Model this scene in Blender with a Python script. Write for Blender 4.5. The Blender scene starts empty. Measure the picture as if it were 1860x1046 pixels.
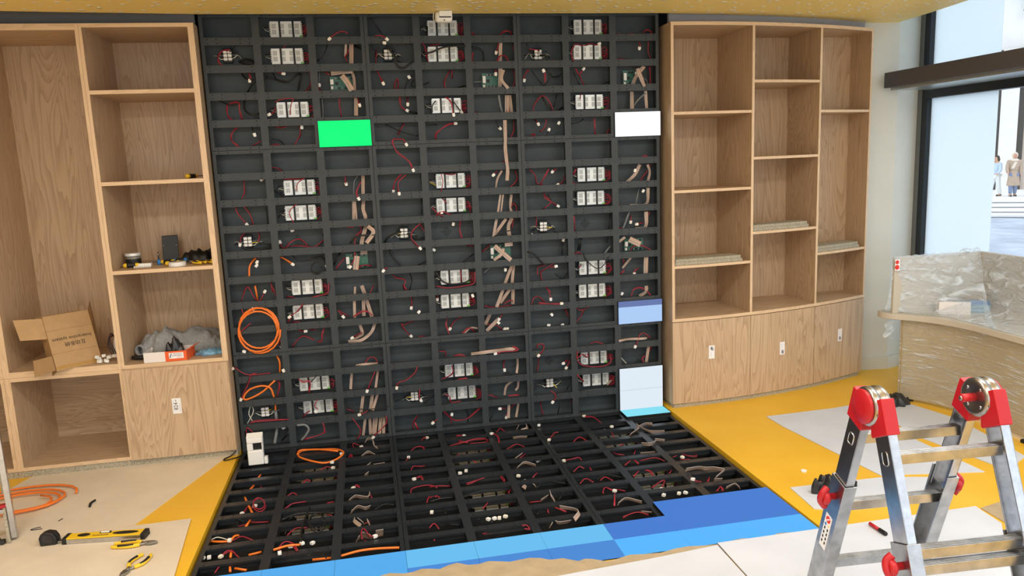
import bpy, bmesh, math, random
from mathutils import Vector, Matrix, Euler
random.seed(7)
S = bpy.context.scene
COL = S.collection
V = Vector

# ------------------------------------------------------------------ camera
cam_d = bpy.data.cameras.new('camera')
cam = bpy.data.objects.new('camera', cam_d)
COL.objects.link(cam)
S.camera = cam
FPX = 1365.7
cam_d.sensor_fit = 'HORIZONTAL'
cam_d.sensor_width = 36.0
cam_d.lens = 36.0 * FPX / 1860.0
cam_d.clip_start = 0.05
cam_d.clip_end = 300
CAMROT = [[0.980264, 0.071041, -0.184486], [-0.193442, 0.152244, -0.969227], [-0.040768, 0.985787, 0.162981]]
cam.matrix_world = Matrix.Translation((0.8872, -4.9003, 1.7722)) @ Matrix(CAMROT).to_4x4()

# ------------------------------------------------------------------ light
S.view_settings.view_transform = 'Standard'
S.view_settings.look = 'None'
S.view_settings.exposure = 0.0
S.view_settings.gamma = 1.0
S.view_settings.use_curve_mapping = False
w = bpy.data.worlds.new('overcast_sky')
S.world = w
w.use_nodes = True
bg = w.node_tree.nodes['Background']
bg.inputs[0].default_value = (0.86, 0.93, 1.0, 1)
bg.inputs[1].default_value = 1.75

def area_light(name, loc, size, size_y, power, color=(1, .985, .96), rot=(0, 0, 0)):
    l = bpy.data.lights.new(name, 'AREA')
    l.shape = 'RECTANGLE'
    l.size = size
    l.size_y = size_y
    l.energy = power
    l.color = color
    o = bpy.data.objects.new(name, l)
    o.location = loc
    o.rotation_euler = rot
    COL.objects.link(o)
    return o

for i, (lx, ly) in enumerate(((-0.6, -2.4), (1.5, -2.4), (3.6, -2.4), (-0.6, -4.2), (1.5, -4.2), (3.6, -4.2))):
    area_light('ceiling_lamp_light', (lx, ly, 2.66), 1.2, 0.3, 26)

# ------------------------------------------------------------------ materials
def new_mat(name):
    m = bpy.data.materials.new(name)
    m.use_nodes = True
    nt = m.node_tree
    return m, nt, nt.nodes['Principled BSDF']

def lin(c):
    return tuple((x / 12.92 if x <= .04045 else ((x + .055) / 1.055) ** 2.4) for x in (c[0] / 255, c[1] / 255, c[2] / 255)) + (1,)

def plain(name, rgb, rough=.5, metal=0.0, noise=0.0, nscale=40, bump=0.0, alpha=1.0, spec=.5):
    m, nt, b = new_mat(name)
    b.inputs['Base Color'].default_value = lin(rgb)
    b.inputs['Roughness'].default_value = rough
    b.inputs['Metallic'].default_value = metal
    b.inputs['Specular IOR Level'].default_value = spec
    if noise or bump:
        tc = nt.nodes.new('ShaderNodeTexCoord')
        n = nt.nodes.new('ShaderNodeTexNoise')
        n.inputs['Scale'].default_value = nscale
        n.inputs['Detail'].default_value = 4
        nt.links.new(tc.outputs['Object'], n.inputs['Vector'])
        if noise:
            r = nt.nodes.new('ShaderNodeValToRGB')
            c = lin(rgb)
            r.color_ramp.elements[0].position = .3
            r.color_ramp.elements[1].position = .7
            r.color_ramp.elements[0].color = tuple(x * (1 - noise) for x in c[:3]) + (1,)
            r.color_ramp.elements[1].color = tuple(min(1, x * (1 + noise)) for x in c[:3]) + (1,)
            nt.links.new(n.outputs['Fac'], r.inputs['Fac'])
            nt.links.new(r.outputs['Color'], b.inputs['Base Color'])
        if bump:
            bp = nt.nodes.new('ShaderNodeBump')
            bp.inputs['Strength'].default_value = bump
            bp.inputs['Distance'].default_value = .01
            nt.links.new(n.outputs['Fac'], bp.inputs['Height'])
            nt.links.new(bp.outputs['Normal'], b.inputs['Normal'])
    return m

def emit(name, rgb, strength=1.0, base=(20, 20, 24), grid=None):
    m, nt, b = new_mat(name)
    b.inputs['Base Color'].default_value = lin(base)
    b.inputs['Roughness'].default_value = .6
    b.inputs['Specular IOR Level'].default_value = .1
    b.inputs['Emission Color'].default_value = lin(rgb)
    b.inputs['Emission Strength'].default_value = strength
    if grid:  # fine rows of diodes
        tc = nt.nodes.new('ShaderNodeTexCoord')
        wv = nt.nodes.new('ShaderNodeTexWave')
        wv.wave_type = 'BANDS'
        wv.bands_direction = grid
        wv.inputs['Scale'].default_value = 26
        wv.inputs['Distortion'].default_value = 0
        mp = nt.nodes.new('ShaderNodeMapRange')
        mp.inputs['To Min'].default_value = strength * .86
        mp.inputs['To Max'].default_value = strength * 1.1
        nt.links.new(tc.outputs['Object'], wv.inputs['Vector'])
        nt.links.new(wv.outputs['Fac'], mp.inputs['Value'])
        nt.links.new(mp.outputs['Result'], b.inputs['Emission Strength'])
    return m

def wood(name, base, dark, axis='Z', rough=.45):
    m, nt, b = new_mat(name)
    tc = nt.nodes.new('ShaderNodeTexCoord')
    oi = nt.nodes.new('ShaderNodeObjectInfo')
    mul = nt.nodes.new('ShaderNodeVectorMath'); mul.operation = 'SCALE'
    comb = nt.nodes.new('ShaderNodeCombineXYZ')
    for k in range(3):
        nt.links.new(oi.outputs['Random'], comb.inputs[k])
    nt.links.new(comb.outputs[0], mul.inputs[0]); mul.inputs['Scale'].default_value = 13.0
    add = nt.nodes.new('ShaderNodeVectorMath'); add.operation = 'ADD'
    nt.links.new(tc.outputs['Object'], add.inputs[0]); nt.links.new(mul.outputs[0], add.inputs[1])
    mp = nt.nodes.new('ShaderNodeMapping')
    sc = {'Z': (1, 1, .10), 'X': (.10, 1, 1), 'Y': (1, .10, 1)}[axis]
    mp.inputs['Scale'].default_value = sc
    nt.links.new(add.outputs[0], mp.inputs['Vector'])
    n1 = nt.nodes.new('ShaderNodeTexNoise'); n1.inputs['Scale'].default_value = 5.0; n1.inputs['Detail'].default_value = 3; n1.inputs['Distortion'].default_value = .6
    nt.links.new(mp.outputs[0], n1.inputs['Vector'])
    # contour lines of a slow field: cathedral figure
    m1 = nt.nodes.new('ShaderNodeMath'); m1.operation = 'MULTIPLY'; m1.inputs[1].default_value = 26
    nt.links.new(n1.outputs['Fac'], m1.inputs[0])
    m2 = nt.nodes.new('ShaderNodeMath'); m2.operation = 'FRACT'
    nt.links.new(m1.outputs[0], m2.inputs[0])
    r1 = nt.nodes.new('ShaderNodeValToRGB')
    e = r1.color_ramp.elements
    e[0].position = 0; e[0].color = (1, 1, 1, 1)
    e[1].position = 1; e[1].color = (.15, .15, .15, 1)
    nt.links.new(m2.outputs[0], r1.inputs['Fac'])
    n2 = nt.nodes.new('ShaderNodeTexNoise'); n2.inputs['Scale'].default_value = 60; n2.inputs['Detail'].default_value = 5
    mp2 = nt.nodes.new('ShaderNodeMapping')
    mp2.inputs['Scale'].default_value = tuple(x * (.25 if x < 1 else 1.6) for x in sc)
    nt.links.new(add.outputs[0], mp2.inputs['Vector']); nt.links.new(mp2.outputs[0], n2.inputs['Vector'])
    mx0 = nt.nodes.new('ShaderNodeMix'); mx0.data_type = 'FLOAT'; mx0.inputs['Factor'].default_value = .55
    nt.links.new(r1.outputs['Color'], mx0.inputs[2]); nt.links.new(n2.outputs['Fac'], mx0.inputs[3])
    mx = nt.nodes.new('ShaderNodeMix'); mx.data_type = 'RGBA'
    mx.inputs[6].default_value = lin(dark); mx.inputs[7].default_value = lin(base)
    r2 = nt.nodes.new('ShaderNodeMapRange'); r2.inputs['From Min'].default_value = .3; r2.inputs['From Max'].default_value = .62
    nt.links.new(mx0.outputs[0], r2.inputs['Value'])
    nt.links.new(r2.outputs[0], mx.inputs['Factor'])
    nt.links.new(mx.outputs[2], b.inputs['Base Color'])
    b.inputs['Roughness'].default_value = rough
    return m

OAK_L, OAK_D = (199, 171, 139), (174, 145, 114)
M = {}
M['oak_v'] = wood('oak_vertical_grain', OAK_L, OAK_D, 'Z')
M['oak_h'] = wood('oak_horizontal_grain', OAK_L, OAK_D, 'X')
M['oak_edge'] = wood('oak_edge_band', (224, 194, 157), (210, 179, 142), 'Z')
M['oak_edge_h'] = wood('oak_edge_band_horizontal', (224, 194, 157), (210, 179, 142), 'X')
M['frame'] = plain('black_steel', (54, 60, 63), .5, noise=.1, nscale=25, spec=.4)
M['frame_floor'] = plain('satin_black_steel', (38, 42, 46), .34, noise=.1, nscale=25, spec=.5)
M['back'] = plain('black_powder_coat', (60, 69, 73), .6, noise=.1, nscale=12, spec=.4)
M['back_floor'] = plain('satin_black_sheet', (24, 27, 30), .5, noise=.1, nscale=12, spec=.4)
M['hole'] = plain('screw_hole_black', (8, 8, 8), .8)
M['psu'] = plain('galvanised_case', (228, 232, 230), .35, .25)
M['slot'] = plain('slot_grey', (128, 134, 134), .6)
M['strap'] = plain('black_plastic', (14, 14, 15), .5)
M['white_pl'] = plain('white_plastic', (240, 240, 236), .4)
M['ivory'] = plain('ivory_plug', (238, 234, 222), .4)
M['red'] = plain('red_insulation', (158, 36, 54), .45)
M['redk'] = plain('dark_wire', (60, 22, 26), .45)
M['blk'] = plain('black_insulation', (18, 19, 20), .45)
M['grey'] = plain('grey_sheath', (120, 124, 126), .5)
M['orange'] = plain('orange_sheath', (238, 122, 40), .4)
M['yellow_w'] = plain('yellow_wire', (225, 200, 70), .5)
M['white_w'] = plain('white_wire', (215, 215, 200), .5)
M['pcb'] = plain('green_circuit_board', (52, 110, 92), .4, noise=.35, nscale=90)
M['green_led'] = plain('green_terminal', (120, 200, 80), .4)
M['wall'] = plain('pale_wall_paint', (214, 214, 206), .7, noise=.03, nscale=3)
M['wallgrey'] = plain('grey_wall_paint', (150, 152, 160), .7, noise=.03, nscale=3)
M['darkframe'] = plain('dark_grey_aluminium', (104, 108, 108), .45)
M['trimdark'] = plain('dark_grey_trim', (98, 99, 101), .7)
M['trimgrey'] = plain('mid_grey_trim', (158, 158, 160), .7)
M['blackframe'] = plain('black_window_gasket', (22, 30, 38), .4)
M['header'] = plain('dark_brown_header', (80, 80, 86), .5)
M['hdr_lit'] = plain('painted_lit_underside', (170, 180, 180), .3, .6)
M['chip'] = plain('chipboard', (166, 158, 138), .9, noise=.4, nscale=160)
M['card'] = plain('corrugated_cardboard', (182, 148, 104), .75, noise=.06, nscale=20)
M['card_in'] = plain('cardboard_inside', (160, 126, 84), .8, noise=.06, nscale=20)
M['tapebrown'] = plain('brown_packing_tape', (176, 136, 74), .3)
M['ink'] = plain('black_ink', (42, 32, 26), .8)
M['inkb'] = plain('dark_ink', (34, 36, 44), .8)
M['sticker'] = plain('white_sticker', (240, 240, 242), .5)
M['foam'] = plain('white_foam_sheet', (208, 214, 224), .6, noise=.05, nscale=4, bump=.15)
M['foam_b'] = plain('beige_foam_sheet', (220, 207, 186), .65, noise=.05, nscale=5, bump=.2)
M['kraft'] = plain('kraft_paper', (174, 156, 126), .7, noise=.1, nscale=12, bump=.3)
M['alu'] = plain('brushed_aluminium', (196, 198, 202), .24, 1.0, noise=.12, nscale=30)
M['alu_d'] = plain('worn_aluminium', (176, 178, 180), .3, 1.0, noise=.2, nscale=22)
M['redpl'] = plain('red_plastic', (182, 24, 36), .4)
M['steel'] = plain('polished_steel', (176, 174, 170), .3, 1.0)
M['rubber'] = plain('black_rubber', (20, 20, 20), .7)
M['toolyel'] = plain('yellow_tool_grip', (238, 196, 40), .4)
M['tooldark'] = plain('black_tool_grip', (28, 26, 24), .55)
M['toolmetal'] = plain('tool_steel', (150, 150, 146), .3, .9)
M['blue_pl'] = plain('blue_plastic', (40, 120, 190), .4)
M['hood'] = plain('grey_jersey', (150, 153, 154), .95, noise=.18, nscale=60, bump=.2)
M['orangebox'] = plain('orange_carton', (232, 96, 40), .5)
M['whitebox'] = plain('white_carton', (232, 226, 222), .55)
M['bagblue'] = plain('blue_plastic_bag', (110, 160, 190), .25, noise=.3, nscale=50)
M['bagblk'] = plain('black_plastic_bag', (44, 44, 46), .25, noise=.4, nscale=40)
M['deskw'] = wood('pale_ash_panel', (180, 166, 132), (172, 156, 122), 'Y')
M['desktop'] = plain('beige_laminate', (198, 190, 174), .4)
M['redsticker'] = plain('red_print', (222, 50, 36), .5)
M['clearjar'] = plain('jar_grey', (120, 116, 108), .2)

# film: thin clear stretch wrap, white streak highlights painted in through its opacity
m, nt, b = new_mat('clear_stretch_film')
b.inputs['Base Color'].default_value = (.94, .97, 1, 1)
b.inputs['Roughness'].default_value = .12
b.inputs['Alpha'].default_value = .32
tc = nt.nodes.new('ShaderNodeTexCoord'); mp = nt.nodes.new('ShaderNodeMapping'); mp.inputs['Scale'].default_value = (2.5, 2.5, 34); mp.inputs['Rotation'].default_value = (.3, -.2, 0)
n = nt.nodes.new('ShaderNodeTexNoise'); n.inputs['Scale'].default_value = 2.2; n.inputs['Detail'].default_value = 3; n.inputs['Distortion'].default_value = .8
bpn = nt.nodes.new('ShaderNodeBump'); bpn.inputs['Strength'].default_value = .9; bpn.inputs['Distance'].default_value = .05
nt.links.new(tc.outputs['Object'], mp.inputs['Vector']); nt.links.new(mp.outputs[0], n.inputs['Vector']); nt.links.new(n.outputs['Fac'], bpn.inputs['Height']); nt.links.new(bpn.outputs[0], b.inputs['Normal'])
rr = nt.nodes.new('ShaderNodeMapRange'); rr.inputs['From Min'].default_value = .52; rr.inputs['From Max'].default_value = .74; rr.inputs['To Min'].default_value = .10; rr.inputs['To Max'].default_value = .85
nt.links.new(n.outputs['Fac'], rr.inputs['Value']); nt.links.new(rr.outputs[0], b.inputs['Alpha'])
M['film'] = m
# film: loose clear wrap, its bluish sheen put into tint and opacity
m, nt, b = new_mat('loose_stretch_film')
b.inputs['Base Color'].default_value = (.80, .90, 1, 1)
b.inputs['Roughness'].default_value = .12
b.inputs['Alpha'].default_value = .32
tc = nt.nodes.new('ShaderNodeTexCoord'); mp = nt.nodes.new('ShaderNodeMapping'); mp.inputs['Scale'].default_value = (4, 4, 9); mp.inputs['Rotation'].default_value = (.3, -.2, 0)
n = nt.nodes.new('ShaderNodeTexNoise'); n.inputs['Scale'].default_value = 2.2; n.inputs['Detail'].default_value = 3; n.inputs['Distortion'].default_value = .8
bpn = nt.nodes.new('ShaderNodeBump'); bpn.inputs['Strength'].default_value = .9; bpn.inputs['Distance'].default_value = .05
nt.links.new(tc.outputs['Object'], mp.inputs['Vector']); nt.links.new(mp.outputs[0], n.inputs['Vector']); nt.links.new(n.outputs['Fac'], bpn.inputs['Height']); nt.links.new(bpn.outputs[0], b.inputs['Normal'])
rr = nt.nodes.new('ShaderNodeMapRange'); rr.inputs['From Min'].default_value = .52; rr.inputs['From Max'].default_value = .74; rr.inputs['To Min'].default_value = .30; rr.inputs['To Max'].default_value = .78
nt.links.new(n.outputs['Fac'], rr.inputs['Value']); nt.links.new(rr.outputs[0], b.inputs['Alpha'])
M['film_loose'] = m
# window glass
m, nt, b = new_mat('window_glass')
b.inputs['Base Color'].default_value = (.95, .98, 1, 1); b.inputs['Roughness'].default_value = 0.02; b.inputs['Alpha'].default_value = .06
M['glass'] = m
# frosted film: lets the daylight through softly
m, nt, b = new_mat('frosted_window_film')
tr = nt.nodes.new('ShaderNodeBsdfTranslucent'); tr.inputs[0].default_value = (.92, .98, 1, 1)
df = nt.nodes.new('ShaderNodeBsdfDiffuse'); df.inputs[0].default_value = (.86, .92, .95, 1)
ms = nt.nodes.new('ShaderNodeMixShader'); ms.inputs[0].default_value = .15
nt.links.new(tr.outputs[0], ms.inputs[1]); nt.links.new(df.outputs[0], ms.inputs[2]); nt.links.new(ms.outputs[0], nt.nodes['Material Output'].inputs['Surface'])
M['frost'] = m
# ribbon cable: coloured strands across the width (UV x)
m, nt, b = new_mat('ribbon_cable_strands')
uv = nt.nodes.new('ShaderNodeUVMap'); sp = nt.nodes.new('ShaderNodeSeparateXYZ'); nt.links.new(uv.outputs[0], sp.inputs[0])
rp = nt.nodes.new('ShaderNodeValToRGB'); rp.color_ramp.interpolation = 'CONSTANT'
cols = [(150, 118, 104), (196, 178, 158), (176, 112, 84), (206, 190, 170), (150, 140, 138), (190, 168, 146), (128, 104, 96), (200, 184, 166), (170, 134, 116), (186, 178, 174)]
while len(rp.color_ramp.elements) < len(cols): rp.color_ramp.elements.new(.5)
for i, c in enumerate(cols):
    rp.color_ramp.elements[i].position = i / len(cols); rp.color_ramp.elements[i].color = lin(c)
nt.links.new(sp.outputs['X'], rp.inputs['Fac']); nt.links.new(rp.outputs[0], b.inputs['Base Color']); b.inputs['Roughness'].default_value = .5
M['ribbon'] = m
# yellow resin floor
m, nt, b = new_mat('yellow_resin_floor')
tc = nt.nodes.new('ShaderNodeTexCoord'); n = nt.nodes.new('ShaderNodeTexNoise'); n.inputs['Scale'].default_value = 3; n.inputs['Detail'].default_value = 6
nt.links.new(tc.outputs['Object'], n.inputs['Vector']); r = nt.nodes.new('ShaderNodeValToRGB')
r.color_ramp.elements[0].position = .3; r.color_ramp.elements[0].color = lin((232, 180, 40)); r.color_ramp.elements[1].position = .7; r.color_ramp.elements[1].color = lin((240, 190, 50))
nt.links.new(n.outputs['Fac'], r.inputs['Fac']); nt.links.new(r.outputs[0], b.inputs['Base Color']); b.inputs['Roughness'].default_value = .38
M['floor'] = m
# yellow stippled ceiling; its white flecks are highlights painted into the colour
m, nt, b = new_mat('yellow_stipple_ceiling')
b.inputs['Base Color'].default_value = lin((255, 228, 140)); b.inputs['Roughness'].default_value = .5
tc = nt.nodes.new('ShaderNodeTexCoord'); vo = nt.nodes.new('ShaderNodeTexVoronoi'); vo.inputs['Scale'].default_value = 15; vo.inputs['Randomness'].default_value = 1
nt.links.new(tc.outputs['Object'], vo.inputs['Vector'])
rp = nt.nodes.new('ShaderNodeMapRange'); rp.inputs['From Min'].default_value = .0; rp.inputs['From Max'].default_value = .3
nt.links.new(vo.outputs['Distance'], rp.inputs['Value'])
bpn = nt.nodes.new('ShaderNodeBump'); bpn.inputs['Strength'].default_value = 1; bpn.inputs['Distance'].default_value = .012; bpn.invert = True
nt.links.new(rp.outputs[0], bpn.inputs['Height']); nt.links.new(bpn.outputs[0], b.inputs['Normal'])
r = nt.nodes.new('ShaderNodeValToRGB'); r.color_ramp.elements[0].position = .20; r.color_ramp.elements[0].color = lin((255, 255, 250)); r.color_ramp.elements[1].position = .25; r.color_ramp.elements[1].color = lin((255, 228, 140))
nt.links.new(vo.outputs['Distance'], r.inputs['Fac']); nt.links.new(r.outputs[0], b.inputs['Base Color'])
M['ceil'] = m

# ------------------------------------------------------------------ mesh helpers
class MB:
    def __init__(s):
        s.v = []; s.f = []; s.uv = None
    def poly(s, vs, fs):
        o = len(s.v); s.v += [V(x) for x in vs]; s.f += [tuple(o + i for i in f) for f in fs]; return s
    def box(s, x0, x1, y0, y1, z0, z1):
        return s.poly([(x0, y0, z0), (x1, y0, z0), (x1, y1, z0), (x0, y1, z0), (x0, y0, z1), (x1, y0, z1), (x1, y1, z1), (x0, y1, z1)],
                      [(0, 3, 2, 1), (4, 5, 6, 7), (0, 1, 5, 4), (1, 2, 6, 5), (2, 3, 7, 6), (3, 0, 4, 7)])
    def obox(s, c, ax, ay, az):
        c, ax, ay, az = V(c), V(ax), V(ay), V(az)
        return s.poly([c - ax - ay - az, c + ax - ay - az, c + ax + ay - az, c - ax + ay - az, c - ax - ay + az, c + ax - ay + az, c + ax + ay + az, c - ax + ay + az],
                      [(0, 3, 2, 1), (4, 5, 6, 7), (0, 1, 5, 4), (1, 2, 6, 5), (2, 3, 7, 6), (3, 0, 4, 7)])
    def prism(s, pts, z0, z1):
        n = len(pts)
        return s.poly([(x, y, z0) for x, y in pts] + [(x, y, z1) for x, y in pts],
                      [tuple(range(n))[::-1], tuple(range(n, 2 * n))] + [(i, (i + 1) % n, n + (i + 1) % n, n + i) for i in range(n)])
    def extrude(s, pts, d):
        n = len(pts); d = V(d); pts = [V(p) for p in pts]
        return s.poly(pts + [p + d for p in pts], [tuple(range(n))[::-1], tuple(range(n, 2 * n))] + [(i, (i + 1) % n, n + (i + 1) % n, n + i) for i in range(n)])
    def tube(s, path, r, n=6, r2=None):
        path = [V(p) for p in path]
        m = len(path); vs = []; up = None
        for i, p in enumerate(path):
            t = (path[min(i + 1, m - 1)] - path[max(i - 1, 0)])
            if t.length < 1e-9: t = V((0, 0, 1))
            t.normalize()
            if up is None:
                a = V((0, 0, 1)) if abs(t.z) < .9 else V((1, 0, 0))
                up = (a - t * a.dot(t)).normalized()
            else:
                up = up - t * up.dot(t)
                up = up.normalized() if up.length > 1e-6 else t.orthogonal().normalized()
            sd = t.cross(up)
            rr = r if r2 is None else r + (r2 - r) * i / (m - 1)
            for k in range(n):
                a = 2 * math.pi * k / n
                vs.append(p + up * (rr * math.cos(a)) + sd * (rr * math.sin(a)))
        fs = [(i * n + k, i * n + (k + 1) % n, (i + 1) * n + (k + 1) % n, (i + 1) * n + k) for i in range(m - 1) for k in range(n)]
        fs += [tuple(range(n))[::-1], tuple((m - 1) * n + k for k in range(n))]
        return s.poly(vs, fs)
    def cyl(s, a, b, r, n=16, r2=None):
        return s.tube([a, b], r, n, r2)
    def lathe(s, c, axis, prof, n=20):
        """prof: list of (radius, height along axis)"""
        c = V(c); axis = V(axis).normalized(); u = axis.orthogonal().normalized(); w_ = axis.cross(u)
        vs = []
        for r, h in prof:
            for k in range(n):
                a = 2 * math.pi * k / n
                vs.append(c + axis * h + (u * math.cos(a) + w_ * math.sin(a)) * max(r, 1e-4))
        m = len(prof)
        fs = [(i * n + k, i * n + (k + 1) % n, (i + 1) * n + (k + 1) % n, (i + 1) * n + k) for i in range(m - 1) for k in range(n)]
        fs += [tuple(range(n))[::-1], tuple((m - 1) * n + k for k in range(n))]
        return s.poly(vs, fs)
    def mesh(s, name, off=V((0, 0, 0)), uv=None, smooth=False):
        me = bpy.data.meshes.new(name)
        me.from_pydata([tuple(p - off) for p in s.v], [], s.f)
        bm = bmesh.new(); bm.from_mesh(me)
        bmesh.ops.recalc_face_normals(bm, faces=bm.faces)
        bm.to_mesh(me); bm.free()
        if smooth:
            for p in me.polygons: p.use_smooth = True
        return me

def wloc(o):
    p = V(o.location)
    while o.parent:
        o = o.parent; p += V(o.location)
    return p

def obj(name, mb, mat, parent=None, base=None, smooth=False, bevel=0.0):
    """link mb as one mesh object; vertices of mb are world coordinates (all our roots are unrotated)"""
    if parent is not None:
        off = wloc(parent)
    elif base is not None:
        off = V(base)
    else:
        zs = [p.z for p in mb.v]; n = len(zs)
        off = V((sum(p.x for p in mb.v) / n, sum(p.y for p in mb.v) / n, min(zs)))
    me = mb.mesh(name, off, smooth=smooth)
    me.materials.append(M[mat] if isinstance(mat, str) else mat)
    o = bpy.data.objects.new(name, me)
    COL.objects.link(o)
    if parent is not None: o.parent = parent
    else: o.location = off
    if bevel:
        bv = o.modifiers.new('bevel', 'BEVEL'); bv.width = bevel; bv.segments = 2; bv.limit_method = 'ANGLE'
        o.data.shade_smooth() if hasattr(o.data, 'shade_smooth') else None
        wn = o.modifiers.new('wn', 'WEIGHTED_NORMAL')
    return o

def meshobj(name, me, loc, parent):
    o = bpy.data.objects.new(name, me); COL.objects.link(o); o.parent = parent
    o.location = V(loc) - wloc(parent) if parent else V(loc)
    return o

def thing(name, loc, label, cat, group=None, kind=None):
    o = bpy.data.objects.new(name, None); COL.objects.link(o); o.location = loc; o.empty_display_size = .05
    return tag(o, label, cat, group, kind)

def tag(o, label=None, cat=None, group=None, kind=None):
    if label: o['label'] = label
    if cat: o['category'] = cat
    if group: o['group'] = group
    if kind: o['kind'] = kind
    return o

def struct(name, mb, mat, label=None, cat=None, **k):
    o = obj(name, mb, mat, **k)
    return tag(o, label, cat, None, 'structure')

def bez(pts, n=5):
    """Catmull-Rom through pts"""
    pts = [V(p) for p in pts]
    if len(pts) == 2:
        return [pts[0].lerp(pts[1], i / 2) for i in range(3)]
    out = []
    P = [pts[0] * 2 - pts[1]] + pts + [pts[-1] * 2 - pts[-2]]
    for i in range(1, len(P) - 2):
        a, b_, c, d = P[i - 1:i + 3]
        for k in range(n):
            t = k / n
            out.append(.5 * ((2 * b_) + (c - a) * t + (2 * a - 5 * b_ + 4 * c - d) * t * t + (3 * b_ - a - 3 * c + d) * t ** 3))
    out.append(pts[-1])
    return out

def text_mesh(name, body, size, mat, origin, xdir, ydir, parent, depth=.0004):
    cu = bpy.data.curves.new(name, 'FONT'); cu.body = body; cu.size = size; cu.align_x = 'CENTER'; cu.align_y = 'CENTER'; cu.extrude = depth; cu.resolution_u = 3
    tmp = bpy.data.objects.new(name + '_curve', cu); COL.objects.link(tmp)
    dg = bpy.context.evaluated_depsgraph_get(); dg.update()
    me = bpy.data.meshes.new_from_object(tmp.evaluated_get(dg))
    bpy.data.objects.remove(tmp); bpy.data.curves.remove(cu)
    x = V(xdir).normalized(); y = V(ydir).normalized(); z = x.cross(y)
    mt = Matrix((x, y, z)).transposed().to_4x4(); mt.translation = V(origin) - wloc(parent)
    me.transform(mt)
    me.materials.clear(); me.materials.append(M[mat])
    o = bpy.data.objects.new(name, me); COL.objects.link(o); o.parent = parent
    return o

# ================================================================== THE SETTING
FZ = 0.02           # finished floor level; the LED frames lie in a pit, z = 0 is their upper edge
ROOM_L, ROOM_F = -3.2, -7.5
LW, LD = 2.88, 1.92  # display: width, floor depth
mb = MB()
mb.box(ROOM_L, -0.012, ROOM_F, .6, -.16, FZ); mb.box(LW + .012, 5.3, ROOM_F, .6, -.16, FZ)
mb.box(-.012, LW + .012, ROOM_F, -LD - .012, -.16, FZ)
struct('floor', mb, 'floor', base=(0, 0, 0))
struct('floor_pit', MB().box(-.012, LW + .012, -LD - .012, .6, -.16, -.125).box(-.012, LW + .012, .108, .6, -.125, -.002), 'hole', base=(0, 0, 0))
edge = [(-3.2, -.43), (-.973, -.189), (-.657, -.154), (.02, -.085), (1.43, -.075), (2.859, -.066), (3.278, -.017), (3.716, .048), (4.235, .199), (4.583, .314), (4.922, .414), (4.89, -.044), (4.835, -.451), (4.76, -1.2), (4.7, -7.5), (-3.2, -7.5)]
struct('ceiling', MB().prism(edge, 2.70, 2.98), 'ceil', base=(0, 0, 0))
struct('sky_block_slab', MB().box(ROOM_L, 5.3, -.6, .7, 2.985, 3.05), 'wallgrey')  # unseen upper slab, added to block the sky behind the ceiling edge
struct('wall_back', MB().box(ROOM_L, 4.70, .50, .60, 0.0, 2.98), 'wallgrey')
struct('wall_left', MB().box(ROOM_L - .1, ROOM_L, ROOM_F, .6, 0, 2.98), 'wall')
struct('trim_1', MB().box(-1.95, -.012, -.045, -.02, 2.651, 2.90), 'trimdark')
struct('trim_2', MB().prism([(x, -.102 - .026 * (x - 2.92) + .121 * (x - 2.92) ** 2 + .10) for x in (2.95, 3.2, 3.5, 3.8, 4.1, 4.4, 4.63)] + [(x, -.102 - .026 * (x - 2.92) + .121 * (x - 2.92) ** 2 + .125) for x in (4.63, 4.4, 4.1, 3.8, 3.5, 3.2, 2.95)], 2.641, 2.90), 'trimgrey')
struct('wall_right', MB().prism([(4.655, .60), (4.655, .345), (4.925, .305), (5.20, .40), (5.20, .60)], FZ, 2.98), 'wall')
struct('baseboard_right', MB().prism([(4.66, .343), (4.66, .332), (4.93, .290), (5.19, .383), (5.19, .398), (4.925, .304)], FZ, .12), 'wall')

# shop window on the right: frame and glass stand in the plane x = 5.2
wr = thing('window_1', (5.2, -1.6, FZ), None, None, kind='structure')
obj('window_frame', MB().box(5.17, 5.25, .345, .395, FZ, 2.98), 'darkframe', wr)
obj('window_gasket', MB().box(5.175, 5.245, .290, .345, FZ, 2.98), 'blackframe', wr)
obj('transom', MB().box(5.17, 5.25, -4.0, .290, 2.135, 2.215), 'blackframe', wr)
obj('window_frame', MB().box(5.17, 5.25, -1.9, -1.83, FZ, 2.98), 'darkframe', wr)
obj('pane', MB().box(5.205, 5.213, -1.83, .290, FZ, 2.135), 'glass', wr)
obj('pane', MB().box(5.205, 5.213, -1.83, .290, 2.215, 2.98), 'glass', wr)
obj('frosted_film', MB().box(5.2145, 5.2165, -.335, .290, FZ, 2.135), 'frost', wr)
obj('frosted_film', MB().box(5.2145, 5.2165, -.335, .290, 2.215, 2.98), 'frost', wr)
hd = thing('door_header', (4.86, -1.5, 2.20), 'long dark brown header box across the shop window', 'header')
obj('header_box', MB().box(4.76, 4.97, -4.0, .245, 2.215, 2.325), 'header', hd, bevel=.004)
obj('lit_underside', MB().box(4.80, 5.16, -4.0, .22, 2.195, 2.2148), 'hdr_lit', hd)  # pale strip: light on the header's underside put into a silver colour

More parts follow.
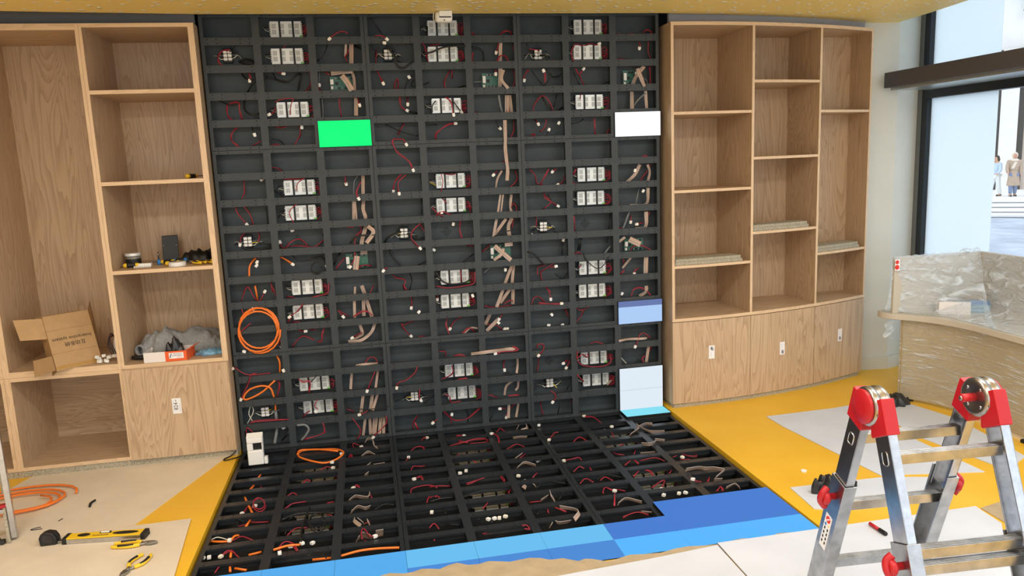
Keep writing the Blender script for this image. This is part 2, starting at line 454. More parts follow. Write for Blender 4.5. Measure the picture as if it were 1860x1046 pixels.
# ================================================================== LED DISPLAY CABINETS
CW, CH = .32, .16
BAR = .022
def mapw(a, b, c): return (a, c, b)            # wall: across, up, depth
def mapf(a, b, c): return (a, -b, -c)          # floor: across, away from wall, depth
def mbox(mb, mp, a0, a1, b0, b1, c0, c1):
    p, q = mp(a0, b0, c0), mp(a1, b1, c1)
    return mb.box(min(p[0], q[0]), max(p[0], q[0]), min(p[1], q[1]), max(p[1], q[1]), min(p[2], q[2]), max(p[2], q[2]))
def cabinet(mp, a0, b0, rows, label, group):
    W_, H_ = .96, rows * CH
    g = .0012
    a1, b1 = a0 + W_, b0 + H_
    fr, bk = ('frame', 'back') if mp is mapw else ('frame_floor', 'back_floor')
    root = thing('led_cabinet', mp((a0 + a1) / 2, b0, .05), label, 'display cabinet', group)
    obj('back_panel', mbox(MB(), mp, a0 + g, a1 - g, b0 + g, b1 - g, .100, .106), bk, root)
    for k, (p, q) in enumerate(((a0 + g, a0 + BAR), (a0 + CW - BAR, a0 + CW + BAR), (a0 + 2 * CW - BAR, a0 + 2 * CW + BAR), (a1 - BAR, a1 - g))):
        mbp = mbox(MB(), mp, p, q, b0 + g, b1 - g, 0, .012)
        if k in (0, 3):
            s0 = (p, p + .003) if k == 0 else (q - .003, q)
            mbox(mbp, mp, s0[0], s0[1], b0 + g, b1 - g, .012, .1)
        else:
            mbox(mbp, mp, p + .004, p + .007, b0 + g, b1 - g, .012, .055); mbox(mbp, mp, q - .007, q - .004, b0 + g, b1 - g, .012, .055)
        obj('mullion', mbp, fr, root)
    for k, (p, q) in enumerate(((b0 + g, b0 + BAR), (b1 - BAR, b1 - g))):
        mbp = mbox(MB(), mp, a0 + BAR, a1 - BAR, p, q, .0004, .0118)
        s0 = (p, p + .003) if k == 0 else (q - .003, q)
        mbox(mbp, mp, a0 + BAR, a1 - BAR, s0[0], s0[1], .0118, .1)
        obj('rim', mbp, fr, root)
    # crossbars share one mesh
    L = CW - 2 * BAR
    bar = mbox(MB(), mp, 0, L, -BAR, BAR, .0004, .0118)
    mbox(bar, mp, 0, L, -BAR + .004, -BAR + .007, .0118, .034); mbox(bar, mp, 0, L, BAR - .007, BAR - .004, .0118, .034)
    bm_ = bar.mesh('crossbar'); bm_.materials.append(M[fr])
    hol = MB()
    for r in range(rows + 1):
        for c in range(3):
            aa, bb = a0 + c * CW + BAR, b0 + r * CH
            if 0 < r < rows:
                meshobj('crossbar', bm_, mp(aa, bb, 0), root)
            for da in (.018, .07, L - .07, L - .018):
                for db in (-.012, .012):
                    if (r == 0 and db < 0) or (r == rows and db > 0): continue
                    if da in (.07, L - .07) and (r + c) % 2: continue
                    mbox(hol, mp, aa + da - .0034, aa + da + .0034, bb + db - .0034, bb + db + .0034, -.0004, .0006)
    tag(obj('screw_holes', hol, 'hole', root), kind='stuff')
    # perforated vents in the back sheet
    for (va, vb) in ((.16, H_ * .62), (.45, H_ * .55), (.82, H_ * .5)):
        vt = MB()
        for i in range(-3, 4):
            for j in range(-3, 4):
                if abs(i) + abs(j) > 3: continue
                x, y = a0 + va + i * .0105, b0 + vb + j * .0105
                vt.poly([mp(x + dx, y + dy, .0992) for dx, dy in ((-.0042, 0), (0, -.0045), (.0042, 0), (0, .0045))], [(0, 1, 2, 3)])
        tag(obj('vent_holes', vt, 'hole', root), kind='stuff')
    return root
cn = ('left', 'middle', 'right')
for c in range(3):
    cabinet(mapw, c * .96, 0, 4, 'short black steel cabinet frame at foot of display wall, %s third' % cn[c], 'display wall cabinets')
    cabinet(mapw, c * .96, .64, 8, 'tall black steel cabinet frame halfway up display wall, %s third' % cn[c], 'display wall cabinets')
    cabinet(mapw, c * .96, 1.92, 6, 'black steel cabinet frame of display wall under yellow ceiling, %s third' % cn[c], 'display wall cabinets')
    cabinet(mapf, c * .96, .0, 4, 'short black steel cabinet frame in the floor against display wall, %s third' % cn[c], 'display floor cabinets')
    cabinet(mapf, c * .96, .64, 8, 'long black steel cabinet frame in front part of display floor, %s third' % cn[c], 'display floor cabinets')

NUM = 'one two three four five six seven eight nine ten eleven twelve thirteen fourteen fifteen sixteen seventeen'.split()
def cell(pl, a, b):
    c = min(8, max(0, int(a / CW)))
    if pl == 'w': return c, min(16, max(0, 16 - int(b / CH)))
    return c, min(11, max(0, int(b / CH)))
def where(pl, c, r):
    return ('wall frame column %s, row %s from top' if pl == 'w' else 'floor frame column %s, row %s from wall') % (NUM[c], NUM[r])

# lit LED modules
MODC = {'green': ((0, 255, 128), 1.0), 'white': ((250, 252, 255), 1.15), 'sky': ((176, 208, 250), .95), 'skyd': ((120, 140, 200), .7), 'paper': ((228, 240, 250), .95), 'cyan': ((132, 226, 246), .95),
        'blue': ((68, 124, 208), 1.0), 'lblue': ((88, 182, 252), 1.0), 'lblue2': ((104, 190, 240), 1.0), 'lblue3': ((84, 172, 236), 1.0), 'blue2': ((74, 138, 214), 1.0)}
for k, (c, s_) in MODC.items():
    M['led_' + k] = emit('lit_' + k, c, s_, grid=None)
def module(pl, col, row, mat, label, lift=.0):
    mp = mapw if pl == 'w' else mapf
    e = .0006
    a0, a1 = col * CW + e, (col + 1) * CW - e
    b0, b1 = row * CH + e, (row + 1) * CH - e
    t = .017
    root = thing('led_module', mp((a0 + a1) / 2, b0, -.001), label, 'display panel', 'lit display panels on the %s' % ('wall' if pl == 'w' else 'floor'))
    obj('housing', mbox(MB(), mp, a0, a1, b0, b1, -t, -.0006 if pl == 'w' else -.0006), 'strap', root)
    if mat == 'sky':
        obj('display_face', mbox(MB(), mp, a0, a1, b0, b0 + .118, -t - .0012, -t), 'led_sky', root)
        obj('display_face', mbox(MB(), mp, a0, a1, b0 + .118, b1, -t - .0012, -t), 'led_skyd', root)
    else:
        obj('display_face', mbox(MB(), mp, a0, a1, b0, b1, -t - .0012, -t), 'led_' + mat, root)
module('w', 2, 12, 'green', 'bright green lit display panel on black wall frame')
module('w', 8, 12, 'white', 'bright white lit display panel high at right end of wall')
module('w', 8, 4, 'sky', 'pale blue speckled display panel at right end of wall, halfway down')
module('w', 8, 1, 'paper', 'upper of two white display panels stacked at lower right of wall')
module('w', 8, 0, 'paper', 'lower of two white display panels, touching the floor frame')
module('f', 8, 0, 'cyan', 'cyan lit floor panel in the far right corner against the wall')
for c in (7, 8): module('f', c, 9, 'blue', 'blue lit floor panel %s, back row of the three lit rows' % ('with a stepped left edge' if c == 7 else 'at the right edge'))
for c in range(9):
    m_ = 'lblue3' if c < 3 else 'lblue2' if c < 6 else 'blue'
    module('f', c, 10, m_, '%s lit floor panel in column %s of the row second from front' % ('blue' if c > 5 else 'light blue', NUM[c]))
    m_ = 'lblue3' if c < 3 else 'blue2' if c < 6 else 'lblue'
    module('f', c, 11, m_, '%s lit floor panel in column %s of the front row' % ('blue' if 2 < c < 6 else 'light blue', NUM[c]))

# ------------------------------------------------------------------ power supplies
def psu(pl, a, b):
    mp = mapw if pl == 'w' else mapf
    c, r = cell(pl, a, b)
    root = thing('power_supply', mp(a, b, .1), 'pale metal power supply strapped into %s' % where(pl, c, r), 'power supply', 'power supplies in the %s' % ('wall' if pl == 'w' else 'floor'))
    hw, hh = .093, .046
    sg = 1 if pl == 'w' else -1
    up = (lambda q: q) if pl == 'w' else (lambda q: -q)
    B = lambda mb, x0, x1, y0, y1, c0, c1: mbox(mb, mp, a + x0, a + x1, b + min(up(y0), up(y1)), b + max(up(y0), up(y1)), c0, c1)
    obj('case', B(MB(), -hw, hw, -hh, hh, .066, .0994), 'psu', root)
    sl = MB()
    for gx in (-.07, -.022, .028, .066):
        for k in range(4):
            for y in (-.03, .004):
                B(sl, gx - .012 + k * .0065, gx - .012 + k * .0065 + .0034, y, y + .028, .0654, .0662)
    tag(obj('vent_slots', sl, 'slot', root), kind='stuff')
    for sx in (-1, 1):
        tb = MB()
        B(tb, sx * hw - .006 if sx > 0 else -hw - .006, sx * hw + .006 if sx > 0 else -hw + .006, -hh + .008, hh - .004, .07, .095)
        obj('terminal_strip', tb, 'strap', root)
    st = MB()
    for k in range(6):
        for sx in (-1, 1):
            y = -.034 + k * .0125
            B(st, sx * hw - .004, sx * hw + .004, y, y + .006, .066, .0705)
    tag(obj('terminal_screws', st, 'psu', root), kind='stuff')
    for sx in (-.036, .043):
        mbp = MB(); B(mbp, sx - .006, sx + .006, -hh - .006, hh + .006, .0615, .0652)
        B(mbp, sx - .005, sx + .005, -hh - .004, -hh - .001, .0652, .0995); B(mbp, sx - .005, sx + .005, hh + .001, hh + .004, .0652, .0995)
        obj('strap', mbp, 'strap', root)
    obj('green_terminal', B(MB(), hw - .014, hw + .005, -hh + .001, -hh + .01, .0625, .066), 'green_led', root)
    rnd = random.Random(int(a * 1000) * 31 + int(b * 1000))
    for k in range(4):
        y0 = -.025 + k * .013
        e = rnd.uniform(-.05, -.03) if k % 2 else rnd.uniform(-.055, .03)
        pts = [(hw + .004, y0, .075), (hw + .018 + rnd.uniform(0, .012), y0 + rnd.uniform(.0, .016), .05), (hw + .034 + rnd.uniform(-.008, .010), (y0 + e) / 2, .045), (hw + rnd.uniform(.0, .036), e - .01, .07)]
        obj('output_wire', MB().tube(bez([mp(a + x, b + up(y), cc) for x, y, cc in pts], 4), .0026, 5), 'red', root)
    for k in range(3):
        y0 = -.012 + k * .012
        pts = [(-hw - .004, y0, .08), (-hw - .014, y0 + .002, .07), (-hw - .03, y0 * .6 + .004, .075), (-hw - .04, rnd.uniform(-.02, .02), .09)]
        obj('input_wire', MB().tube(bez([mp(a + x, b + up(y), cc) for x, y, cc in pts], 3), .0022, 5), ('white_w', 'grey', 'blk')[k], root)
    return root
for c in (1, 4, 7):
    for r in (16, 15, 13, 10, 9, 6, 5, 2, 1):
        psu('w', c * CW + .16 + .006 * ((c + r) % 3), r * CH + .08 - .001 * (r % 3))
    for r in (1, 2, 5, 6, 9):
        if c == 7 and r == 9: continue
        psu('f', c * CW + .16 + .01 * ((r * 3) % 4) - .01, r * CH + .085)

TERM = [(0.137, 2.489), (1.1, 2.482), (2.071, 2.469), (0.148, 1.354), (1.128, 1.352), (2.068, 1.342), (0.152, 0.233), (1.128, 0.241), (2.076, 0.242)]
def terminal(a, b):
    c, r = cell('w', a, b)
    root = thing('terminal_block', (a, .1, b), 'white six-screw terminal block on black base in %s' % where('w', c, r), 'terminal block', 'mains terminal blocks')
    obj('base', MB().box(a - .028, a + .028, .08, .0994, b - .042, b + .042), 'strap', root, bevel=.004)
    for i in range(3):
        for j in (-1, 1):
            obj('terminal', MB().box(a + j * .013 - .011, a + j * .013 + .011, .066, .081, b + (i - 1) * .021 - .0085, b + (i - 1) * .021 + .0085), 'white_pl', root, bevel=.002)
    rnd = random.Random(int(a * 1000))
    for j in (-1, 1):
        for k, mt in enumerate(('white_w', 'grey', 'blk')):
            y = b + (k - 1) * .02
            obj('lead_wire', MB().tube(bez([(a + j * .024, .07, y), (a + j * .04, .06, y + rnd.uniform(-.004, .008)), (a + j * .06, .07, b + rnd.uniform(-.012, .012)), (a + j * .085, .095, b + rnd.uniform(-.03, .0))], 4), .0024, 5), mt, root)
for a, b in TERM: terminal(a, b)
CARD = [(0.73, 0.887, 2.272, 2.355), (1.694, 1.798, 2.261, 2.358), (2.655, 2.731, 2.259, 2.359), (0.743, 0.885, 1.138, 1.237), (1.696, 1.838, 1.14, 1.237), (2.645, 2.785, 1.137, 1.222)]
for (x0, x1, z0, z1) in CARD:
    c, r = cell('w', (x0 + x1) / 2, (z0 + z1) / 2)
    root = thing('receiver_card', ((x0 + x1) / 2, .1, z0), 'green circuit board with white sockets behind %s' % where('w', c, r), 'circuit board', 'receiver cards in the wall')
    obj('board', MB().box(x0, x1, .086, .089, z0, z1), 'pcb', root)
    obj('standoff', MB().box(x0 + .01, x0 + .02, .089, .0994, z0 + .01, z0 + .02).box(x1 - .02, x1 - .01, .089, .0994, z1 - .02, z1 - .01), 'strap', root)
    obj('network_socket', MB().box(x0 + .002, x0 + .022, .066, .086, z0 + .034, z1 - .018), 'white_pl', root, bevel=.001)
    obj('power_socket', MB().box(x0 + .004, x0 + .018, .074, .086, z0 + .006, z0 + .024), 'ivory', root)
    for k in range(6):
        x = x0 + .03 + k * (x1 - x0 - .04) / 6
        for zz in (z0 + .006, z1 - .018):
            obj('header_socket', MB().box(x, x + .010, .076, .086, zz, zz + .012), 'strap' if k % 2 else 'slot', root)
    obj('chip', MB().box(x0 + .03, x0 + .05, .083, .086, (z0 + z1) / 2 - .01, (z0 + z1) / 2 + .01), 'strap', root)

# ------------------------------------------------------------------ cables (coordinates in millimetres across / up the wall, or across / away from the wall on the floor)
CAB = """wR:fp:863,2597 843,2609 814,2608 780,2592 750,2568
wR:ip:157,2521 114,2517 91,2490 85,2466 90,2438 123,2418 139,2397
wk:i:191,2548 169,2521 156,2505
wK:i:198,2452 238,2464 288,2447 251,2432 209,2444
wr:i:494,2549 468,2531
wk:i:734,2546 713,2490 681,2453 660,2446
wB25:i:879,2548 870,2426
wB13:i:845,2545 836,2472
wR:i:856,2520 854,2496 835,2468 846,2439
wK:i:895,2536 984,2494
wK:i:211,2380 232,2351 274,2338
wR:ip:251,2391 260,2359 257,2335
wK:i:236,2270 273,2318 297,2342
wR:ip:407,2389 427,2379 458,2372
wK:i:348,2357 396,2348 442,2327 491,2326 535,2362 560,2370 548,2321 535,2264
wk:i:391,2381 419,2340 483,2326
wR:i:615,2389 618,2336 607,2295 575,2263
wB24:i:741,2371 808,2375 871,2381
wB31:f:807,2351 837,2309 862,2260
wB16:i:871,2384 879,2331 878,2256
wR:i:701,2390 732,2362
wR:ip:682,2260 663,2276 665,2300
wG6:i:671,2380 665,2302
wR:i:133,2106 108,2135 102,2176 114,2200 174,2205 182,2166 192,2104
wK:i:212,2230 210,2165 247,2131 294,2138
wk:i:65,2222 133,2192 181,2199
wr:f:400,2201 438,2216 503,2219 492,2186 478,2121
wR:ip:389,2177 378,2144 354,2130
wG7:i:675,2221 674,2153 670,2099
wR:i:781,2223 779,2167 787,2104
wB23:i:884,2221 876,2110
wR:ip:892,2221 897,2197 902,2172
wR:i:161,2070 126,2037 114,2000 124,1971 153,1941
wk:ip:241,2069 248,2041 256,2012
wR:i:226,1942 289,1973
wR:i:371,2065 418,2050 464,2066
wR:i:526,2059 526,2015 510,1978 487,1941
wP:i:539,2048
wk:i:351,1984 395,1974 425,1944
wR:i:339,1942 368,1950 400,1936
wR:fp:1025,2584 1058,2585 1086,2571 1096,2563
wP:f:1080,2541
wk:i:1004,2698 1043,2649 1065,2608
wk:i:1357,2647 1349,2544
wR:i:1483,2582 1544,2584 1585,2604 1586,2629
wR:i:1633,2604 1668,2582 1783,2584 1819,2594 1851,2610 1887,2606 1895,2585
wR:i:1029,2506 1020,2424
wK:f:1088,2526 1134,2460 1151,2402 1192,2389 1246,2426
wK:i:1117,2501 1164,2434 1223,2416
wk:i:994,2550 1016,2510 1051,2526
wR:i:1312,2542 1333,2527 1343,2490 1348,2418
wR:i:1363,2535 1429,2539
wK:f:1317,2474 1369,2482 1430,2506 1508,2517 1585,2516
wK:i:1627,2516 1690,2502 1710,2460 1704,2426
wR:ip:1803,2540 1799,2509 1792,2484
wB20:i:1819,2540 1814,2411
wR:i:1789,2412 1813,2458 1858,2458 1874,2410
wR:i:1632,2482 1633,2427 1722,2417 1775,2418
wR:i:1906,2538 1900,2491
wR:ip:1029,2386 1042,2336 1057,2302
wR:i:1131,2259 1129,2301 1150,2334 1151,2300 1144,2258
wP:i:1222,2338
wk:i:1187,2257 1222,2332 1266,2357 1315,2373
wk:i:1251,2323 1231,2282 1292,2285 1346,2305
wR:i:1448,2256 1446,2311 1485,2377
wR:i:1498,2376 1494,2327
wk:i:1483,2259 1577,2279
wB23:i:1810,2380 1804,2248
wB18:f:1822,2366 1806,2307 1848,2251
wR:ip:1778,2375 1777,2346
wR:i:1900,2373 1902,2311 1881,2251
wG6:i:1627,2299 1685,2302
wR:ip:1152,2218 1159,2165 1198,2134
wK:i:1198,2132 1264,2113
wR:ip:1206,2216 1203,2172
wR:fp:1439,2205 1472,2170 1486,2095
wk:ip:1480,2200 1546,2114
wk:f:1352,2114 1354,2156 1377,2185
wG16:i:1789,2214 1800,2149 1816,2100
wB27:i:1852,2215 1847,2091
wB18:i:1870,2215 1879,2090
wR:i:1838,2091 1853,2121 1875,2094
wR:i:1631,2110 1670,2084
wR:i:1174,2056 1130,1983
wk:i:1053,2053 1128,2013 1230,1975 1269,1978
wR:fp:1100,1956 1156,1950 1175,1919
wR:ip:1381,1931 1370,1970 1398,2004 1454,2041 1503,2044
wk:i:1312,2040 1383,2039
wk:ip:1768,2051 1771,2027 1793,2003
wR:i:1889,2052 1882,1989 1854,1932
wR:fp:1099,1956 1086,1941 1110,1883 1159,1839 1185,1808 1200,1775 1208,1757
wB20:f:1818,2052 1815,1944 1812,1877 1816,1803 1821,1728 1816,1664
wR:i:2031,2579 2086,2587 2141,2580
wR:i:2598,2587 2635,2580 2712,2591 2779,2586 2813,2613 2842,2598 2832,2578
wR:i:2010,2503 2069,2498 2069,2489
wk:i:1993,2536 2018,2473 2050,2464
wK:i:2077,2463 2118,2450 2126,2415
wR:i:2163,2423 2200,2420 2218,2414
wR:f:2292,2414 2279,2436 2275,2479 2304,2525
wR:ip:2324,2529 2380,2520 2427,2535 2455,2519 2475,2525
wR:ip:2754,2540 2759,2516 2758,2496
wR:i:2822,2540 2830,2471 2854,2422
wR:i:2604,2428 2690,2421 2767,2426 2811,2427
wR:ip:1996,2374 1977,2344 1969,2305
wR:fp:2095,2284 2097,2327 2086,2356
wk:i:2023,2365 2067,2308 2102,2255
wk:i:2115,2372 2132,2307 2084,2255
wk:i:2133,2350 2160,2323 2206,2331 2233,2361
wR:ip:2310,2371 2337,2338 2352,2346 2371,2370
wR:i:2345,2337 2364,2293 2373,2253
wk:i:2296,2351 2344,2254
wk:i:2458,2252 2549,2288
wB23:i:2786,2378 2732,2313 2711,2251
wB23:f:2727,2360 2746,2306 2774,2244
wG6:i:2813,2249 2809,2293 2737,2335
wR:i:2839,2380 2843,2320 2833,2253
wP:i:2739,2335
wR:i:2027,2090 2029,2143 2082,2203 2127,2162 2157,2095
wK:i:2082,2198 2116,2132 2162,2095 2226,2129
wk:i:2189,2214 2163,2131
wr:i:2353,2214 2347,2179
wB27:i:2711,2219 2704,2090
wB18:i:2793,2217 2807,2096
wG11:i:2793,2204 2744,2160 2724,2125
wR:i:2588,2103 2675,2090
wR:ip:2039,2055 2052,2023
wR:i:2104,2053 2089,2000 2060,1970
wR:i:2007,1927 2008,1954 2022,1953 2021,1924
wk:ip:2086,1925 2106,1960 2119,1983
wP:i:2190,2025
wR:i:2432,2050 2432,1989 2441,1953 2469,1925
wR:i:2513,1925 2549,1988
wk:i:2267,2019 2319,2024 2363,2047
wR:i:336,1812 372,1802 395,1780
wR:i:170,1747 159,1706 159,1664 144,1626
wP:i:271,1739
wR:i:383,1742 432,1732 524,1732
wr:f:532,1736 492,1708 476,1659
wK:i:339,1664 367,1654 385,1623
wR:ip:779,1738 779,1703 782,1688
wB20:i:892,1736 883,1612
wG6:i:858,1734 834,1701 823,1616
wR:fp:876,1696 843,1641 845,1611 854,1593
wR:ip:99,1586 111,1539 157,1464
wR:i:148,1584 182,1518 193,1457
wk:i:279,1586 284,1555 282,1461
wr:f:473,1578 447,1558 423,1525 443,1464
wk:i:345,1496 391,1541
wB16:i:821,1580 811,1449
wB11:i:829,1575 831,1448
wB20:i:885,1577 877,1525 887,1480 889,1447
wR:ip:149,1421 112,1385 101,1338
wR:i:215,1422 224,1387 216,1353
wY:i:175,1347 200,1349 215,1342
wK:i:116,1337 146,1309 237,1304 297,1322 216,1344
wP:i:428,1412
wR:ip:513,1302 506,1318 467,1355 415,1341 379,1304 354,1310 344,1341
wR:i:396,1309 463,1312 547,1299 591,1321 629,1350
wk:i:624,1412 612,1364
wB23:i:891,1419 864,1349 847,1286
wB23:f:899,1417 931,1376 883,1309
wR:i:852,1419 854,1385 817,1352 808,1291
wK:f:938,1358 826,1356 780,1315
wR:i:770,1412 808,1410
wO:i:142,1133 145,1192 163,1226 190,1250
wP:i:196,1224
wP:i:190,1202
wR:i:191,1254 224,1257
wO:ip:340,1248 372,1225 411,1196
wk:fc:561,1171 594,1169 558,1133
wk:i:408,1258 455,1216 567,1226 629,1209 617,1161
wk:ip:497,1213 593,1233 620,1168
wB32:f:817,1229 802,1142
wB20:i:839,1242 883,1241
wR:fp:806,1256 793,1200 769,1162
wR:i:810,1134 846,1159 903,1155
wR:i:737,1215 677,1152
wK:i:715,1256 665,1175
wR:i:268,1098 275,1029
wR:i:1783,1768 1821,1791 1875,1767
wR:ip:1132,1736 1090,1690 1077,1626
wR:fp:1159,1730 1108,1681 1110,1613
wk:i:1259,1735 1259,1656
wr:f:1386,1725 1393,1677 1380,1612
wR:i:1410,1724 1463,1717 1486,1725
wY:i:1313,1675 1335,1663 1352,1653
wR:ip:1763,1731 1732,1704
wB11:i:1790,1730 1761,1678 1748,1608
wR:i:1887,1729 1889,1663 1822,1605
wk:i:1254,1572 1248,1470
wR:i:1392,1568 1417,1533
wR:f:1313,1514 1346,1477 1385,1453
wR:f:1336,1460 1373,1484 1434,1459
wP:f:1375,1480
wB13:i:1774,1574 1751,1454
wB9:i:1791,1573 1774,1453
wB16:i:1853,1570 1844,1475 1866,1447
wR:i:1849,1484 1864,1510 1882,1482 1871,1455 1853,1461
wK:i:1108,1366 1031,1340 993,1293
wR:fp:1232,1414 1180,1371 1169,1327 1193,1290 1222,1254
wR:i:1235,1408 1251,1372 1273,1348
wK:i:1147,1351 1198,1312 1268,1317
wY:i:1059,1351 1107,1353
wP:i:1452,1396
wR:i:1506,1416 1494,1358 1502,1294
wB18:i:1744,1412 1711,1286
wB18:i:1804,1412 1755,1343 1715,1290
wB23:i:1851,1414 1825,1357 1827,1288
wR:i:1865,1410 1848,1347
wk:f:1716,1304 1791,1331 1884,1340
wK:i:1026,1255 1048,1195 1098,1133
wk:i:1248,1250 1273,1217
wR:i:1174,1133 1232,1132
wk:i:1205,1135 1270,1163
wP:i:1314,1234
wk:i:1496,1134 1581,1188
wR:i:1505,1133 1560,1133
wR:i:1538,1251 1588,1238
wB27:f:1713,1240 1820,1138
wB18:f:1772,1219 1757,1183 1704,1145
wB23:i:1788,1240 1844,1241
wR:i:1695,1241 1637,1196
wR:fp:1003,1141 990,1138 977,1123
wR:i:1032,1089 1057,1063 1114,1046 1103,1010 1114,972
wk:i:1144,1098 1159,1042 1141,975
wR:i:1266,1092 1271,1030
wr:f:1476,1096 1481,1018
wK:f:1315,1093 1356,1027 1427,1004 1519,1016 1549,1059
wR:f:1310,998 1390,981 1500,989 1564,1003 1573,1076
wB18:i:1833,1093 1785,970
wB18:i:1849,1095 1834,967
wP:i:1788,1069
wG6:i:1640,1060 1688,1094
wR:i:2749,1768 2788,1785 2827,1765
wR:i:1977,1729 2017,1693 2034,1638 2062,1624 2065,1599
wR:i:2108,1730 2073,1673 2057,1628
wR:ip:2159,1728 2140,1708
wR:ip:2224,1671 2199,1636 2165,1621
wR:i:2292,1720 2277,1682
wR:i:2270,1632 2303,1599
wB20:i:2753,1731 2708,1664 2638,1602
wP:f:2699,1692
wB16:i:2802,1729 2826,1677 2816,1605
wR:i:2837,1731 2817,1687 2766,1633 2761,1608
wR:ip:2074,1573 2077,1536 2114,1512 2170,1477
wR:i:2083,1550 2114,1507 2075,1472 2065,1450
wR:i:2117,1444 2188,1444
wk:i:2097,1558 2119,1516
wB20:i:2805,1571 2799,1459 2685,1452
wG7:i:2746,1569 2714,1463
wP:i:2775,1551
wR:i:2584,1467 2625,1450
wR:i:2012,1421 2020,1383 2009,1347
wk:ip:2037,1341 2004,1329 1979,1293
wY:i:2080,1338 2118,1336
wK:i:2108,1332 2146,1302 2184,1289
wR:i:2272,1411 2272,1360 2285,1304
wk:i:2541,1406 2524,1285
wB23:i:2788,1408 2787,1303 2722,1288
wG16:i:2674,1414 2643,1321 2623,1298
wR:ip:2693,1384 2686,1340
wR:ip:2767,1333 2719,1326
wR:i:2818,1406 2787,1332
wR:i:2593,1310 2623,1294 2682,1292
wP:i:2197,1245
wK:f:1935,1186 1977,1169 2040,1100 2064,1094
wk:i:2196,1234 2189,1145
wK:i:2308,1251 2301,1167
wK:i:2325,1250 2317,1166
wR:i:2266,1143 2296,1157 2329,1134
wG15:i:2536,1180 2491,1133
wk:i:2523,1257 2512,1206
wk:f:2319,1157 2347,1099 2404,1048 2453,1054 2503,1117
wB36:f:2652,1230 2731,1188
wB16:i:2632,1241 2581,1200
wR:i:2680,1131 2700,1166 2760,1170 2815,1144 2810,1125
wR:i:2011,1016 2018,1067 2071,1078
wR:i:2120,1093 2061,1055 2036,1028 2044,973
wR:fp:2087,1069 2127,1076
wk:i:2127,1022 2184,980 2224,1015
wR:i:2298,1048 2322,1068
wB16:i:2684,1092 2623,1022
wB27:i:2784,1093 2783,975
wR:i:2619,1092 2623,1056
wR:ip:2738,1014 2703,1007 2695,981
wR:i:2592,979 2623,1008
wR:i:2066,932 2094,896
wR:ip:75,979 124,1073 158,1006 187,975 223,1030
wO:i:169,1076 174,981
wR:i:276,1064 299,986
wR:f:627,1066 624,1028 608,1000 519,983
wR:i:356,991 405,978
wB12:i:790,1027 782,964
wB22:i:832,1029 851,956
wR:i:908,1024 880,972
wO:fc:175,802 300,792 162,661
wR:fp:84,940 92,892
wP:f:151,935
wR:fp:457,945 417,900 368,867
wR:i:346,823 367,850
wR:i:369,818 424,821
wB16:i:779,945 772,823
wB20:i:836,941 832,823
wB22:i:854,939 884,814
wR:ip:733,829 671,880 700,835
wR:f:762,834 840,867 885,839
wR:f:128,846 75,803 54,767 78,693
wP:f:73,666
wR:ip:297,730 284,687 291,662
wR:ip:341,770 383,776 423,758 456,760
wR:i:480,773 502,756 532,778
wR:i:359,656 425,719 489,704 507,697
wR:i:579,780 556,732 552,683 524,676
wB18:i:800,781 814,711 789,688 720,659
wB18:i:900,771 872,716 807,671 729,656
wR:ip:810,721 746,685
wO:i:259,619 278,570 271,491
wP:f:300,520
wR:fp:219,510 92,513 41,537 12,564 -8,561
wB14:i:756,499 814,506 898,501
wR:i:819,512 845,538 883,534 900,500
wR:fp:134,519 101,512 83,465 35,377 24,355
wO:f:242,459 153,389 59,352 43,371 83,416 157,433 210,413 227,350
wR:i:250,459 260,413 239,335
wR:f:388,455 414,433 460,428 449,355
wk:f:505,468 465,428
wB16:i:727,463 711,343
wR:fp:877,458 844,391 817,331
wB14:i:896,442 874,337
wW:i:69,293 56,245 70,203 81,172
wW:i:78,292 84,252 35,169
wY:i:175,247 199,249
wO:i:223,297 222,247
wG22:i:219,245 222,174
wR:f:62,187 100,199 305,190
wk:i:235,236 260,203 248,179
wr:f:497,305 475,267 496,240
wP:f:479,227
wR:i:398,170 400,193 440,224
wB18:i:790,300 766,174
wB20:i:852,297 829,178
wB16:i:886,290 844,181
wR:i:676,204 722,174
wk:f:679,231 812,207 947,213
wR:fp:811,197 781,182 756,175
wR:f:83,119 46,165 33,120
wG22:i:222,141 212,86 198,27
wK:i:297,97 245,37
wP:i:262,122
wG16:f:353,145 404,144 425,112 403,74 372,41
wR:f:521,141 523,101 506,72 391,42
wB16:i:793,144 769,14
wB18:i:822,143 817,8
wB14:i:851,137 832,7
wB16:i:870,137 847,5
wB20:i:895,135 876,2
wB18:i:916,132 903,-1
wR:fp:928,148 925,97 857,33 834,9
wR:f:707,157 750,86 752,45 730,6
wR:i:1106,1009 1123,974
wR:ip:1145,942 1150,892 1144,853
wP:f:1188,834
wR:ip:1320,931 1320,899
wP:f:1550,916
wB21:i:1765,937 1714,821
wB18:i:1810,934 1745,842
wB21:i:1836,932 1834,825
wR:i:1634,835 1684,819 1826,819
wR:i:1766,838 1807,858 1832,851
wR:ip:1189,778 1144,763 1089,748 1073,754 1101,697 1130,662
wR:i:1181,654 1221,656
wR:i:1385,772 1365,725 1384,658
wR:ip:1490,778 1428,740 1394,690
wB10:i:1484,656 1536,686 1584,677
wR:i:1474,655 1526,686 1564,656
wB20:i:1677,781 1637,698
wB24:i:1732,734 1638,660
wR:ip:1753,777 1742,756 1728,734
wP:i:1725,708
wR:i:1648,704 1708,692 1752,654
wP:i:1766,661
wP:i:1785,660
wR:i:1313,549 1357,532 1351,502
wR:i:1406,502 1446,509 1486,500
wB20:f:1520,520 1621,526 1702,530 1783,533 1824,524
wR:fp:1804,544 1844,522 1803,515 1732,517 1686,508
wR:fp:1156,467 1134,424 1078,383 1023,368 1011,334
wR:f:1387,451 1384,400 1312,361
wR:i:1427,340 1488,343
wR:ip:1806,463 1770,454 1752,414 1753,372
